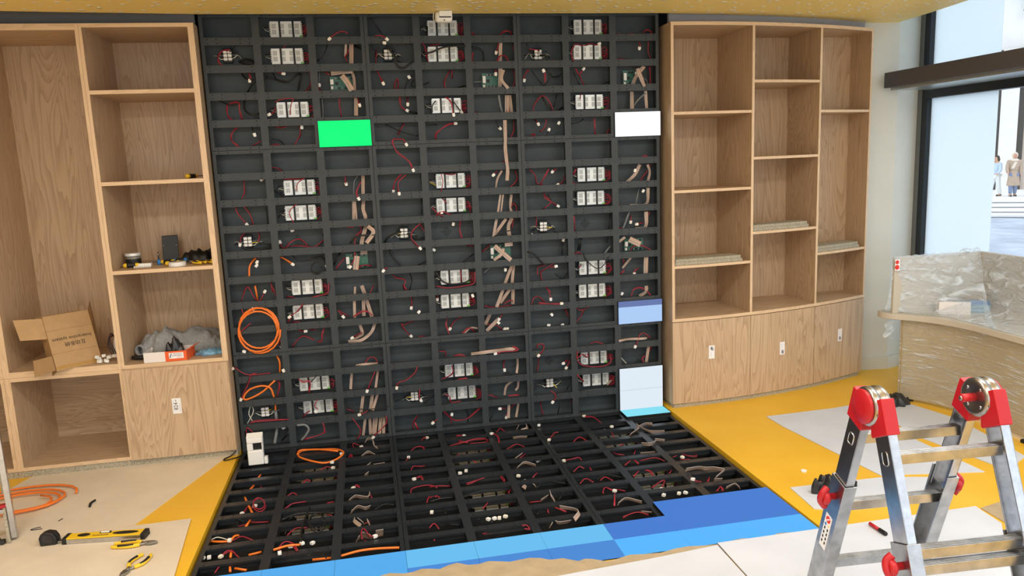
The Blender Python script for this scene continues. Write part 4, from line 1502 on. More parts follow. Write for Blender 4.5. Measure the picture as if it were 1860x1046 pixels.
def heap(name, c, rx, ry, h, seed, mat, label, cat, folds=9, n=44, m=22, rough=.22, group=None, parent=None):
    rnd = random.Random(seed); c = V(c)
    ph = [(rnd.uniform(2, 9), rnd.uniform(0, 6.28), rnd.uniform(.4, 1.2), rnd.uniform(-1, 1)) for _ in range(folds)]
    mb = MB()
    for j in range(m + 1):
        v = j / m
        for i in range(n):
            a = 2 * math.pi * i / n
            rr = math.sin(v * math.pi / 2)
            f = 1 + rough * sum(math.sin(p[0] * a * (1 if p[3] > 0 else .6) // 1 * 1.0 + p[1]) * 0 + math.sin(round(p[0]) * a + p[1] + 3 * v * p[3]) * p[2] for p in ph) / folds * 1.6
            x, y = rx * rr * f * math.cos(a), ry * rr * f * math.sin(a)
            z = h * (math.cos(v * math.pi / 2) ** .8) * (1 + rough * .9 * sum(math.sin(p[0] * (x / rx) * 2.2 + p[3] * 4 * (y / ry) + p[1]) * p[2] for p in ph) / folds * 1.8)
            mb.v.append(c + V((x, y, max(0, z))))
    for j in range(m):
        for i in range(n):
            mb.f.append((j * n + i, j * n + (i + 1) % n, (j + 1) * n + (i + 1) % n, (j + 1) * n + i))
    mb.f.append(tuple(m * n + i for i in range(n)))
    o = obj(name, mb, mat, parent, base=None if parent else c, smooth=True)
    if label: tag(o, label, cat, group)
    return o
pch = heap('tool_pouch', (-.19, .22, ZS), .10, .07, .07, 3, 'strap', 'crumpled black tool pouch at back of tool shelf', 'pouch')
def pliers(p, d, length, label, group, open_=.10, jaw='toolmetal', flat=V((0, 0, 1)), cutter=True):
    """two-handled pliers lying flat; p = pivot, d = direction of the handles"""
    d = V(d).normalized(); s_ = flat.cross(d).normalized(); p = V(p)
    root = thing('pliers', p, label, 'pliers', group)
    for sg in (-1, 1):
        pts = [p, p + d * .02 + s_ * sg * .010, p + d * length * .45 + s_ * sg * (length * open_ + .012), p + d * length * .85 + s_ * sg * (length * open_ * .85 + .010), p + d * length + s_ * sg * (length * open_ * .6 + .008)]
        path = bez(pts, 6)
        obj('handle_steel', MB().tube(path[:9], .0052, 8), 'toolmetal', root, smooth=True)
        obj('grip', MB().tube(path[7:], .0095, 10, .0075), 'toolyel', root, smooth=True)
        obj('grip_insert', MB().tube([q + flat * .0035 for q in path[10:18]], .0072, 8), 'tooldark', root, smooth=True)
        obj('jaw', MB().extrude([p + s_ * sg * .0 - flat * .005, p + s_ * sg * .015 - d * .006 - flat * .005, p + s_ * sg * .013 - d * .03 - flat * .005, p + s_ * sg * .004 - d * .052 - flat * .005, p + s_ * sg * .0008 - d * .052 - flat * .005], flat * .01), jaw, root, bevel=.0015)
    obj('pivot', MB().lathe(p - flat * .006, flat, [(.009, 0), (.009, .012), (.007, .014)], 14), jaw, root)
    return root
pliers((-.19, .065, ZS + .012), (.75, -.9, 0), .13, 'yellow-handled pliers on tool shelf beside white tape roll', 'tools on the oak shelf', .08)
pliers((-.105, .085, ZS + .012), (.55, -.95, 0), .13, 'yellow-handled pliers at right end of tool shelf', 'tools on the oak shelf', .06)
g2 = heap('work_glove', (-.10, .27, ZS), .055, .07, .075, 12, 'strap', 'black work glove in right corner of tool shelf', 'glove')

# hoodie, orange box and bags on the lower shelf
ZL = .6625
hd_ = thing('hoodie', (-.33, .22, ZL), 'crumpled grey hooded sweatshirt at back of lower shelf', 'clothing')
heap('body', (-.31, .26, ZL), .27, .14, .13, 21, 'hood', None, None, 12, 72, 34, .34, parent=hd_)
heap('hood', (-.44, .17, ZL), .14, .13, .15, 22, 'hood', None, None, 9, 60, 28, .22, parent=hd_)
heap('sleeve', (-.17, .20, ZL), .13, .075, .075, 23, 'hood', None, None, 9, 48, 22, .3, parent=hd_)
obj('cuff', MB().lathe((-.555, .12, ZL + .04), (-.5, -1, .1), [(.036, 0), (.038, .01), (.036, .035), (.026, .036), (.026, .004), (.036, 0)], 20), 'hood', hd_, smooth=True)
ob = thing('open_carton', (-.37, -.03, ZL), 'open orange and white carton on shelf in front of hoodie', 'box')
A0, A1, A2 = V((-.50, -.085, ZL)), V((-.375, -.092, ZL)), V((-.25, -.095, ZL))
B0, B2_ = V((-.495, .06, ZL)), V((-.232, .05, ZL))
hh = V((0, 0, .062)); t_ = V((0, .004, 0))
obj('white_front', MB().extrude([A0, A1, A1 + hh, A0 + hh], t_), 'whitebox', ob)
obj('orange_front', MB().extrude([A1, A2, A2 + hh, A1 + hh], t_), 'orangebox', ob)
obj('orange_side', MB().extrude([A2, B2_, B2_ + hh, A2 + hh], V((-.004, 0, 0))), 'orangebox', ob)
obj('white_side', MB().extrude([A0, B0, B0 + hh, A0 + hh], V((.004, 0, 0))), 'whitebox', ob)
obj('back_side', MB().extrude([B0, B2_, B2_ + hh, B0 + hh], V((0, .004, 0))), 'whitebox', ob)
obj('base', MB().prism([(A0.x, A0.y + .004), (A2.x - .004, A2.y + .004), (B2_.x - .004, B2_.y), (B0.x + .004, B0.y)], ZL, ZL + .003), 'whitebox', ob)
obj('flap', MB().extrude([A2 + hh, B2_ + hh, B2_ + hh + V((.035, .0, .014)), A2 + hh + V((.03, .0, .012))], V((0, 0, .003))), 'orangebox', ob)
dc = obj('print_patch', MB().extrude([A1 + V((.022, -.0008, .016)), A2 + V((-.018, -.0008, .016)), A2 + V((-.018, -.0008, .052)), A1 + V((.022, -.0008, .052))], V((0, .0006, 0))), 'sticker', ob)
scribble('print', (A1 + A2) / 2 + V((.010, -.0014, .044)), (1, -.02, 0), (0, 0, 1), .05, .006, 18, 'inkb', dc, 3, .0008)
scribble('print', (A1 + A2) / 2 + V((.008, -.0014, .034)), (1, -.02, 0), (0, 0, 1), .06, .006, 22, 'inkb', dc, 4, .0008)
scribble('print', (A1 + A2) / 2 + V((.022, -.0014, .023)), (1, -.02, 0), (0, 0, 1), .03, .005, 12, 'redsticker', dc, 5, .0008)
scribble('print', (A1 + A2) / 2 + V((-.030, -.0014, .036)), (.4, -.01, 1), (1, 0, 0), .028, .006, 6, 'inkb', dc, 6, .0016)
o = heap('black_bag', (-.335, -.01, ZL + .004), .055, .045, .115, 31, 'bagblk', 'shiny black plastic bag inside the open orange carton', 'bag', 8, 36, 18, .35)
o = heap('blue_bag', (-.135, .03, ZL), .085, .05, .035, 32, 'bagblue', 'flat blue plastic bag right of orange carton on shelf', 'bag', 8, 40, 18, .35)
screwdriver((-.60, .03, ZL + .0155), (1, -.3, 0), .12, 'dark screwdriver lying left of the orange carton', grip='tooldark')

# cardboard box with upside-down print
P1 = V((-.958, -.165, .6765)); P2v = V((-.760, -.002, .6765)); U = V((-.088, .127, .308))
ex = (P2v - P1); dn = ex.cross(U).normalized(); dn = -dn if dn.y < 0 else dn     # depth into the shelf
dep = .10
bx = thing('cardboard_box', (P1 + P2v) / 2, 'open cardboard carton with upside-down print leaning in oak bay', 'box')
tk = .004
fn = dn
obj('front_panel', MB().extrude([P1, P2v, P2v + U, P1 + U], fn * tk), 'card', bx)
obj('back_panel', MB().extrude([P1 + fn * dep, P2v + fn * dep, P2v + U + fn * dep, P1 + U * 1.0 + fn * dep], fn * tk), 'card_in', bx)
obj('side_panel', MB().extrude([P1 + fn * tk, P1 + U + fn * tk, P1 + U + fn * dep, P1 + fn * dep], ex.normalized() * tk), 'card_in', bx)
obj('side_panel', MB().extrude([P2v + fn * tk, P2v + U + fn * tk, P2v + U + fn * dep, P2v + fn * dep], -ex.normalized() * tk), 'card_in', bx)
exn = ex.normalized(); un = U.normalized()
obj('flap', MB().extrude([P1 + U * .98 + fn * .01, P1 + U * .60 + fn * .01, P1 + U * .60 - exn * .13 + fn * .05 + V((0, 0, .03)), P1 + U * .98 - exn * .14 + fn * .05 + V((0, 0, .03))], fn * tk), 'card', bx)
obj('flap', MB().extrude([P2v + U * .99 + fn * .01, P2v + U * .55 + fn * .01, P2v + U * .62 + exn * .05 + fn * .09, P2v + U * 1.22 + exn * .05 + fn * .06], fn * tk), 'card', bx)
obj('flap', MB().extrude([P1 + U * .28 - exn * .004, P1 + U * .02 - exn * .004, P1 + U * .02 - exn * .10 + fn * .06 + V((0, 0, .0)), P1 + U * .30 - exn * .09 + fn * .05], fn * tk), 'card_in', bx)
obj('flap', MB().extrude([P1 + U + fn * dep, P2v + U + fn * dep, P2v + U * 1.12 + fn * (dep + .02), P1 + U * 1.12 + fn * (dep + .02)], fn * tk), 'card_in', bx)
fo = -fn * .0006
obj('tape_strip', MB().extrude([P1 + U * .02 + fo, P2v + U * .02 + fo, P2v + U * .075 + fo, P1 + U * .075 + fo], -fn * .0004), 'tapebrown', bx)
for q in (.30, .72):
    obj('crease', MB().extrude([P1 + U * q + fo, P2v + U * q + fo, P2v + U * (q + .006) + fo, P1 + U * (q + .006) + fo], -fn * .0004), 'card_in', bx)
cF = P1 + ex * .5
text_mesh('lettering', 'Interactive system', .030, 'ink', cF + U * .545 - fn * .001, -exn, -un, bx, .0002)
text_mesh('lettering', '\u4e92\u52a8\u7cfb\u7edf', .030, 'ink', cF + U * .445 - fn * .001 + exn * .01, -exn, -un, bx, .0002)
# odds and ends behind the box
rg = random.Random(9)
for i in range(14):
    o = bpy.data.objects.new('white_plug', plug_mesh(i % 2)); COL.objects.link(o)
    o.location = (-.735 + rg.uniform(-.045, .065), -.045 + rg.uniform(-.03, .07), .6765 + .013 + .012 * (i % 3))
    o.rotation_euler = (rg.uniform(-.4, .4), rg.uniform(1.2, 1.9), rg.uniform(0, 6.28))
    tag(o, 'small white plug in the heap beside the cardboard box', 'plug', 'plugs heaped beside the cardboard box')
heap('crumpled_paper', (-.685, .12, .6765), .035, .06, .17, 41, 'sticker', 'crumpled pale grey wrapping behind heaped plugs', 'wrapping', 8, 30, 16, .4)
for i in range(3):
    pts = [(-.70 + .01 * i, .03, .69), (-.735 + .008 * i, .05, .76 + .02 * i), (-.72 + .012 * i, .09, .83 - .01 * i), (-.70 + .012 * i, .13, .75), (-.69, .15 - .02 * i, .69)]
    o = obj('tangled_wire', MB().tube(bez(pts, 6), .0035, 6), ('redk', 'blk', 'redk')[i], smooth=True)
    tag(o, '%s of the dark wires tangled between cardboard box and upright' % ('leftmost', 'middle', 'rightmost')[i], 'wire', 'tangled wires beside the cardboard box')
o = tag(obj('white_strip', MB().box(-1.03, -.95, -.06, -.01, .6755, .690), 'white_pl', bevel=.003), 'white plastic piece poking out left under the cardboard box', 'plastic piece')

# ================================================================== WHITE SENSORS
sb = thing('sensor_box', (.125, -.255, .0185), 'white plastic sensor housing with square window at left foot of display', 'sensor')
def rr_box(x0, x1, z0, z1, y0, y1, mat, name, parent, bevel=.006):
    return obj(name, MB().box(x0, x1, y0, y1, z0, z1), mat, parent, bevel=bevel)
zb = .0125
rr_box(.078, .170, zb, .105, -.290, -.245, 'white_pl', 'lower_body', sb)
rr_box(.078, .112, .106, .150, -.288, -.245, 'white_pl', 'window_jamb', sb, .003)
rr_box(.078, .172, .151, .185, -.288, -.245, 'white_pl', 'upper_body', sb, .005)
obj('sloped_cap', MB().extrude([(.078, -.288, .186), (.078, -.245, .186), (.078, -.245, .206)], (.094, 0, 0)), 'white_pl', sb)
rr_box(.1645, .171, .106, .150, -.288, -.245, 'white_pl', 'window_jamb', sb, .002)
obj('window', MB().box(.112, .1645, -.272, -.250, .1055, .1505), 'blk', sb)
rr_box(.172, .192, zb, .055, -.285, -.250, 'white_pl', 'foot', sb, .003)
st_ = thing('sensor_mount', (1.44, -.12, 2.70), 'white rounded sensor housing hanging under the ceiling above display', 'sensor')
obj('housing', MB().box(1.388, 1.492, -.165, -.105, 2.635, 2.698), 'white_pl', st_, bevel=.018)
obj('front_cover', MB().box(1.408, 1.488, -.178, -.1655, 2.666, 2.698), 'white_pl', st_, bevel=.004)
obj('slot', MB().box(1.410, 1.482, -.1668, -.1640, 2.660, 2.6655), 'blk', st_)
obj('screw', MB().lathe((1.44, -.1655, 2.645), (0, -1, 0), [(.004, 0), (.004, .002)], 10), 'blk', st_)
obj('cable', MB().tube(bez([(1.384, -.12, 2.698), (1.380, -.11, 2.67), (1.386, -.10, 2.655), (1.392, -.12, 2.65)], 5), .003, 6), 'white_pl', st_)

# ================================================================== SHEETS ON THE FLOOR
def sheet(name, pts, z, t, mat, label, cat='sheet', curl=0.0):
    o = obj(name, MB().prism(pts, z, z + t), mat)
    return tag(o, label, cat, 'protective sheets on the floor')
sheet('foam_sheet', [(-1.20, -.097), (-.055, -.097), (-.104, -.187), (-.386, -.968), (-1.9, -1.10), (-1.9, -.80), (-1.26, -.28)], FZ + .0004, .004, 'foam_b', 'beige protective sheet along the left base cabinets')
sheet('foam_sheet', [(-.109, -.985), (-.372, -.988), (-1.9, -1.085), (-1.9, -3.6), (.02, -3.6), (-.03, -1.9)], FZ + .0048, .004, 'foam_b', 'beige sheet under spirit level and pliers')
sheet('foam_sheet', [(2.353, -1.942), (2.857, -1.945), (3.704, -1.945), (3.682, -2.122), (3.376, -2.494), (3.3, -3.8), (2.33, -3.8), (2.347, -2.215)], FZ + .0104, .004, 'foam', 'white foam sheet under the folding ladder')
sheet('foam_sheet', [(2.013, -1.985), (2.347, -1.953), (2.343, -2.209), (2.32, -3.8), (1.2, -3.8), (1.50, -2.02)], FZ + .0060, .004, 'foam', 'pale sheet in front of display floor, left of the ladder')
sheet('foam_sheet', [(2.989, -1.489), (3.53, -1.51), (3.90, -1.62), (3.70, -1.80), (3.10, -1.80), (2.968, -1.74)], FZ + .0004, .004, 'foam', 'small pale sheet right of the lit floor, with net bundle on it')
sheet('foam_sheet', [(3.441, -.452), (3.953, -.438), (4.206, -.40), (4.063, -1.084), (4.077, -1.60), (3.53, -1.485), (3.442, -.643)], FZ + .0004, .004, 'foam', 'large white foam sheet on yellow floor near bow-fronted cabinets')
sheet('foam_sheet', [(4.20, -.37), (4.46, -.40), (4.56, -.86), (4.45, -1.486), (4.209, -1.613), (4.11, -1.05)], FZ + .0004, .004, 'foam', 'white foam sheet at the foot of the wrapped counter')
# kraft paper strip with a wavy upper edge, lapping over the front LED row
def wavy(pts, z, amp, n=10):
    out = []
    for i in range(len(pts) - 1):
        for k in range(n):
            t = k / n
            out.append((pts[i][0] + (pts[i + 1][0] - pts[i][0]) * t, pts[i][1] + (pts[i + 1][1] - pts[i][1]) * t))
    out.append(pts[-1]); return out
top = wavy([(.30, -1.86), (.862, -1.806), (1.178, -1.800), (1.549, -1.845), (1.80, -1.935), (2.359, -1.928), (2.854, -1.933)], 0, 0, 8)
bot = wavy([(.30, -2.15), (.862, -2.15), (1.178, -2.10), (1.549, -2.08), (2.014, -2.03), (2.336, -2.01), (2.811, -2.02)], 0, 0, 8)
mb = MB(); nk = len(top)
for j in range(5):
    for i in range(nk):
        x = top[i][0] + (bot[i][0] - top[i][0]) * j / 4; y = top[i][1] + (bot[i][1] - top[i][1]) * j / 4
        over = 1 if y > -1.925 else 0
        z = .0205 + .0015 * (1 + math.sin(i * .9 + j)) * (1 if j < 2 else 0) + (.0006 if j > 1 else 0) + .004 * math.exp(-j) * (1 + math.sin(i * 2.1)) * .5
        y += .012 * math.sin(i * 1.7) * (1 if j == 0 else 0)
        mb.v.append(V((x, y, z)))
n0 = len(mb.v); mb.v += [p + V((0, 0, .0012)) for p in mb.v[:n0]]
for j in range(4):
    for i in range(nk - 1):
        q = (j * nk + i, j * nk + i + 1, (j + 1) * nk + i + 1, (j + 1) * nk + i)
        mb.f.append(q); mb.f.append(tuple(n0 + k for k in q[::-1]))
for j in range(4):
    mb.f.append((j * nk, (j + 1) * nk, n0 + (j + 1) * nk, n0 + j * nk)); mb.f.append((j * nk + nk - 1, n0 + j * nk + nk - 1, n0 + (j + 1) * nk + nk - 1, (j + 1) * nk + nk - 1))
for i in range(nk - 1):
    mb.f.append((i, n0 + i, n0 + i + 1, i + 1)); mb.f.append((4 * nk + i, 4 * nk + i + 1, n0 + 4 * nk + i + 1, n0 + 4 * nk + i))
tag(obj('kraft_paper', mb, 'kraft', smooth=False), 'strip of brown kraft paper along front edge of lit floor', 'paper', 'protective sheets on the floor')
tag(obj('kraft_scrap', MB().prism([(.82, -1.84), (.845, -1.815), (.877, -1.782), (.915, -1.800), (.937, -1.835), (.93, -1.84)], .0195, .0212), 'kraft'), 'small torn brown paper corner on light blue floor panel', 'paper')
sheet('kraft_sheet', [(3.73, -1.95), (4.6, -1.75), (4.6, -3.4), (3.45, -3.4), (3.42, -2.5), (3.72, -2.12)], FZ + .0004, .003, 'kraft', 'brown paper sheet on floor right of the ladder', 'paper')
tag(obj('floor_scrap', MB().prism([(3.16, -1.325), (3.18, -1.335), (3.196, -1.315), (3.182, -1.30), (3.165, -1.305)], FZ + .0003, FZ + .006), 'sticker'), 'tiny white scrap on yellow floor right of display', 'scrap')

# ================================================================== TOOLS ON THE BEIGE SHEET
ZP = FZ + .0092
lv = thing('spirit_level', (-.475, -1.10, ZP), 'yellow and silver spirit level with black ends on beige sheet', 'spirit level')
L0, L1 = V((-.668, -1.083, ZP)), V((-.285, -1.135, ZP)); ld = (L1 - L0).normalized(); ls = V((-ld.y, ld.x, 0))
lc = (L0 + L1) / 2; hl = (L1 - L0).length / 2
obj('rail', MB().obox(lc + V((0, 0, .012)), ld * (hl - .016), ls * .030, V((0, 0, .0115))), 'alu', lv, bevel=.002)
obj('yellow_body', MB().obox(lc + V((0, 0, .0265)), ld * (hl - .014), ls * .028, V((0, 0, .003))), 'toolyel', lv, bevel=.002)
for sg in (-1, 1):
    obj('end_cap', MB().obox(lc + ld * sg * (hl - .006) + V((0, 0, .015)), ld * .011, ls * .032, V((0, 0, .0155))), 'tooldark', lv, bevel=.003)
def ell(c, a, b, r1, r2, h, n=24):
    return MB().extrude([c + a * (r1 * math.cos(2 * math.pi * i / n)) + b * (r2 * math.sin(2 * math.pi * i / n)) for i in range(n)], V((0, 0, h)))
obj('end_vial', ell(lc - ld * .105 + V((0, 0, .0292)), ld, ls, .030, .016, .002), 'tooldark', lv)
obj('hand_slot', ell(lc + ld * .095 + V((0, 0, .0292)), ld, ls, .062, .015, .002), 'tooldark', lv)
obj('centre_vial_frame', MB().obox(lc - ld * .005 + ls * .012 + V((0, 0, .032)), ld * .026, ls * .007, V((0, 0, .003))), 'tooldark', lv, bevel=.001)
obj('centre_vial', MB().obox(lc - ld * .005 + ls * .008 + V((0, 0, .0355)), ld * .020, ls * .005, V((0, 0, .002))), 'white_pl', lv, bevel=.001)
scribble('lettering', lc - ld * .02 - ls * .012 + V((0, 0, .0300)), ld, ls, .075, .010, 16, 'ink', lv, 2, .0012)
tm = thing('tape_measure', (-.735, -1.10, ZP), 'black tape measure standing left of the spirit level', 'tape measure')
tp = V((-.742, -1.085, ZP))
prof = [(-.036, 0), (.036, 0), (.040, .012), (.039, .035), (.026, .060), (-.004, .068), (-.030, .060), (-.039, .040)]
obj('case', MB().extrude([tp + V((x, -.02, z)) for x, z in prof], V((.006, .042, 0))), 'tooldark', tm, bevel=.005)
obj('side_badge', MB().extrude([tp + V((x * .55, -.0212, .014 + z * .62)) for x, z in prof], V((0, .0006, 0))), 'bagblk', tm)
obj('hook', MB().box(tp.x + .04, tp.x + .062, tp.y - .012, tp.y + .012, ZP, ZP + .014), 'toolmetal', tm, bevel=.002)
obj('lock_button', MB().obox(tp + V((.034, 0, .052)), (.010, 0, -.012), (0, .010, 0), (.003, 0, .003)), 'strap', tm, bevel=.001)
pliers((-.262, -1.225, ZP + .010), (-1, .10, 0), .155, 'side cutters with yellow and black handles beside spirit level', 'pliers on the beige sheet', .075)
pliers((-.275, -1.475, ZP + .010), (.38, 1, 0), .135, 'pliers with yellow and black handles at bottom of picture', 'pliers on the beige sheet', .16, 'toolmetal')
def bit(name, pts, r, mat, label, cat):
    tag(obj(name, MB().tube(bez(pts, 5), r, 6), mat, smooth=True), label, cat)
bit('cable_offcut', [(-.69, -.60, FZ + .011), (-.70, -.635, FZ + .012), (-.692, -.68, FZ + .011)], .0065, 'rubber', 'short curved dark cable offcut on beige sheet', 'offcut')
bit('wire_offcut', [(-.865, -.865, FZ + .007), (-.895, -.875, FZ + .007), (-.90, -.89, FZ + .007), (-.85, -.888, FZ + .007)], .002, 'blk', 'thin bent wire offcut on beige sheet near the coil', 'offcut')
bit('wire_offcut', [(-.80, -.815, FZ + .007), (-.793, -.80, FZ + .007), (-.788, -.79, FZ + .007)], .002, 'blk', 'tiny straight wire offcut on beige sheet', 'offcut')
# orange cable coil on the floor, left
pth = []
for i in range(0, 64):
    t = i / 20 * 2 * math.pi
    f = 1 - .11 * i / 20 + .05 * math.sin(t * .7)
    pth.append(V((-1.13 + .30 * f * math.cos(t), -.47 + .17 * f * math.sin(t) - .035 * i / 20, FZ + .0165 + .003 * (i / 20) + .003 * math.sin(t * 2))))
tag(obj('orange_cable', MB().tube(pth, .0062, 8), 'orange', smooth=True), 'loose coil of orange cable on beige sheet by left ladder', 'cable')
bit('black_lead', [(-.02, -.10, FZ + .03), (-.05, -.12, FZ + .008), (-.085, -.16, FZ + .006), (-.07, -.185, FZ + .006), (.0, -.15, FZ + .006), (.012, -.13, FZ + .006)], .004, 'blk', 'black lead looping onto yellow floor beside display frame', 'cable')
mk = thing('marker_pen', (3.10, -2.05, FZ + .0148), 'red and black marker pen on white sheet behind ladder', 'marker')
d_ = V((.05, -1, 0)).normalized(); p_ = V((3.10, -2.0, FZ + .0245))
obj('barrel', MB().lathe(p_, d_, [(.006, -.02), (.0085, -.018), (.0085, .045)], 12), 'redpl', mk, smooth=True)
obj('cap', MB().lathe(p_ + d_ * .0455, d_, [(.0095, 0), (.0095, .04), (.008, .044)], 12), 'strap', mk, smooth=True)
heap('net_bundle', (3.14, -1.60, FZ + .0048), .075, .06, .085, 51, 'bagblk', 'crumpled dark netting bundle on small pale sheet', 'netting', 10, 44, 20, .45)
tag(obj('wire_clip', MB().extrude([(3.30, -1.58, FZ + .0048), (3.318, -1.583, FZ + .0048), (3.318, -1.583, FZ + .035), (3.306, -1.58, FZ + .045), (3.30, -1.58, FZ + .03)], (0, .012, 0)), 'strap', bevel=.001), 'small dark clip standing on pale sheet behind ladder', 'clip')
heap('plastic_bag', (4.385, -.50, FZ + .0048), .085, .055, .075, 52, 'bagblk', 'crumpled black plastic bag at foot of wrapped counter', 'bag', 9, 44, 20, .4)

# ================================================================== FOLDING LADDER, RIGHT FOREGROUND
def ladder_big():
    P = V((2.628, -2.859, .961)); yaw = -.068; w2 = .19
    aA, aB = .306, .364
    ax = V((math.cos(yaw), math.sin(yaw), 0)); n_ = V((-math.sin(yaw), math.cos(yaw), 0))
    dA = V((0, 0, -math.cos(aA))) + n_ * math.sin(aA); dB = V((0, 0, -math.cos(aB))) - n_ * math.sin(aB)
    root = thing('folding_ladder', (P.x, P.y, FZ + .0098), 'aluminium folding ladder with red hinge covers in right foreground', 'ladder')
    zfoot = FZ + .031
    def half(dv, sgn, sleeve_s, rungs, outer_rungs, knob):
        perp = ax.cross(dv).normalized()      # across the rail depth
        if perp.dot(n_) * sgn < 0: perp = -perp
        for side in (-1, 1):
            o0 = P + ax * side * w2 + n_ * sgn * .045
            smax = (o0.z - zfoot) / -dv.z
            a = o0 + dv * .03; b_ = o0 + dv * (sleeve_s + .08)
            # inner rail: C-section, web faces along the axis
            rl = MB()
            c = (a + b_) / 2; hl = (b_ - a).length / 2
            rl.obox(c + ax * side * .013, dv * hl, perp * .035, ax * .0025)
            for q in (-1, 1):
                rl.obox(c + perp * q * .0325, dv * hl, perp * .0025, ax * .0155)
            obj('inner_rail', rl, 'alu', root, bevel=.001)
            # outer sleeve
            a2 = o0 + dv * sleeve_s; b2 = o0 + dv * (smax - .03)
            c = (a2 + b2) / 2; hl = (b2 - a2).length / 2
            rl = MB().obox(c + ax * side * .0200, dv * hl, perp * .0415, ax * .0028)
            for q in (-1, 1): rl.obox(c + perp * q * .0395, dv * hl, perp * .0025, ax * .0225)
            sl = obj('outer_rail', rl, 'alu_d', root, bevel=.001)
            obj('foot', MB().obox(o0 + dv * (smax - .028), dv * .022, perp * .044, ax * .026), 'rubber', root, bevel=.004)
            # rung end ports on the web
            for s_ in rungs:
                if s_ < sleeve_s:
                    q = o0 + dv * s_ + ax * side * .0160
                    ring = [q + dv * (.021 * math.copysign(abs(math.cos(t)) ** .5, math.cos(t))) + perp * (.014 * math.copysign(abs(math.sin(t)) ** .5, math.sin(t))) for t in [2 * math.pi * k / 20 for k in range(20)]]
                    rg_ = MB().tube(ring + [ring[0]], .0022, 6); obj('rung_port_rim', rg_, 'alu', root)
                    obj('rung_port', MB().extrude([q + (p - q) * .95 - ax * side * .0004 for p in ring], ax * side * .0006), 'hole', root)
            # red locking knob just below the sleeve top
            kp = o0 + dv * (sleeve_s + knob) + ax * side * .0225
            kn = obj('locking_knob', MB().lathe(kp, ax * side, [(.012, 0), (.012, .022), (.020, .024), (.026, .030), (.027, .040), (.020, .047)], 18), 'redpl', root, smooth=True)
            obj('knob_handle', MB().tube(bez([kp + ax * side * .030 - dv * .036 + perp * .008, kp + ax * side * .048 - dv * .018, kp + ax * side * .050 + dv * .012, kp + ax * side * .032 + dv * .038 - perp * .006], 5), .012, 8), 'redpl', kn, smooth=True)
        for s_, w_ in [(q, w2 - .008) for q in rungs if q < sleeve_s + .07] + [(q, w2 + .010) for q in outer_rungs]:
            c = P + n_ * sgn * .045 + dv * s_
            r_ = MB()
            # rung: flat-topped profile tilted level, with ribs on its tread
            hz = V((0, 0, 1)); hn = n_
            r_.obox(c, ax * w_, hn * .0165, hz * .0165)
            for q in (-.010, -.003, .004, .011):
                r_.obox(c + hz * .0172 + hn * q, ax * w_, hn * .0018, hz * .0010)
            obj('rung', r_, 'alu_d', root, bevel=.002)
    half(dA, 1, .330, [.149, .42, .69], [.444, .72], .07)
    half(dB, -1, .400, [.149, .43, .70], [.477, .75], .065)
    for side in (-1, 1):
        h0 = P + ax * side * w2
        # hinge discs
        dk = obj('hinge_disc', MB().lathe(h0 - ax * .030, ax, [(.036, .003), (.050, .0), (.060, .002), (.064, .008), (.064, .022), (.059, .026), (.059, .034), (.064, .038), (.064, .052), (.060, .058), (.050, .060), (.036, .057)], 36), 'steel', root, smooth=True)
        for k in range(4):
            t = k * math.pi / 2 + .7
            obj('rivet', MB().lathe(h0 - ax * .0270 + n_ * (.040 * math.cos(t)) + V((0, 0, .040 * math.sin(t))), -ax, [(.007, -.002), (.006, .002), (.003, .0035)], 10), 'alu', dk, smooth=True)
        if side > 0:
            bt = obj('release_button', MB().lathe(h0 - ax * .027, -ax, [(.014, 0), (.014, .045), (.0132, .046)], 16), 'redpl', root, smooth=True)
            obj('button_screw', MB().lathe(h0 - ax * .0735, -ax, [(.0085, 0), (.0085, .002), (.004, .004)], 12), 'steel', bt, smooth=True)
            obj('release_cap', MB().lathe(h0 + ax * .0305, ax, [(.056, 0), (.056, .006), (.050, .009)], 28), 'redpl', root, smooth=True)
        else:
            obj('release_cap', MB().lathe(h0 - ax * .0305, -ax, [(.056, 0), (.057, .006), (.053, .010), (.020, .012)], 28), 'redpl', root, smooth=True)
        for dv, sgn in ((dA, 1), (dB, -1)):
            o0 = h0 + n_ * sgn * .045
            perp = ax.cross(dv).normalized()
            if perp.dot(n_) * sgn < 0: perp = -perp
            # red cover around the rail head: outer edge longer than the inner, hooked lip below the hinge
            pr = [(.042, -.034), (.0, -.030), (-.030, .020), (-.046, .078), (-.042, .086), (.042, .078), (.043, .0)]
            pts = [o0 + perp * a + dv * b_ - ax * .0225 for a, b_ in pr]
            cv_ = obj('hinge_cover', MB().extrude(pts, ax * .045), 'redpl', root, bevel=.003)
            for f in (-1, 1):
                obj('cover_screw', MB().lathe(o0 + dv * .016 + perp * .012 + ax * f * .0225, ax * f, [(.005, 0), (.005, .002), (.003, .003)], 10), 'steel', cv_)
            obj('strap_plate', MB().obox(h0 + (o0 + dv * .03 - h0) * .5 + V((0, 0, .012)), (o0 + dv * .02 - h0) * .6, perp.cross(o0 + dv * .02 - h0).normalized() * .012, ax.cross(o0 + dv * .02 - h0).normalized() * .012), 'steel', root)
    # warning label on the left far sleeve
    o0 = P - ax * w2 + n_ * .045; perp = ax.cross(dA).normalized()
    if perp.dot(n_) < 0: perp = -perp
    c = o0 + dA * .565 - ax * .0232
    lb = obj('warning_label', MB().obox(c, dA * .075, perp * .020, ax * .0003), 'sticker', root)
    lb['label'] = 'white safety label with red no-sign and small pictograms'
    def disc(s_, q, r1, mat, name, n=20):
        obj(name, MB().extrude([c + dA * (s_ + r1 * math.cos(2 * math.pi * k / n)) + perp * (q + r1 * math.sin(2 * math.pi * k / n)) - ax * .0004 for k in range(n)], -ax * .0003), mat, lb)
    disc(-.055, .0, .014, 'redsticker', 'no_sign')
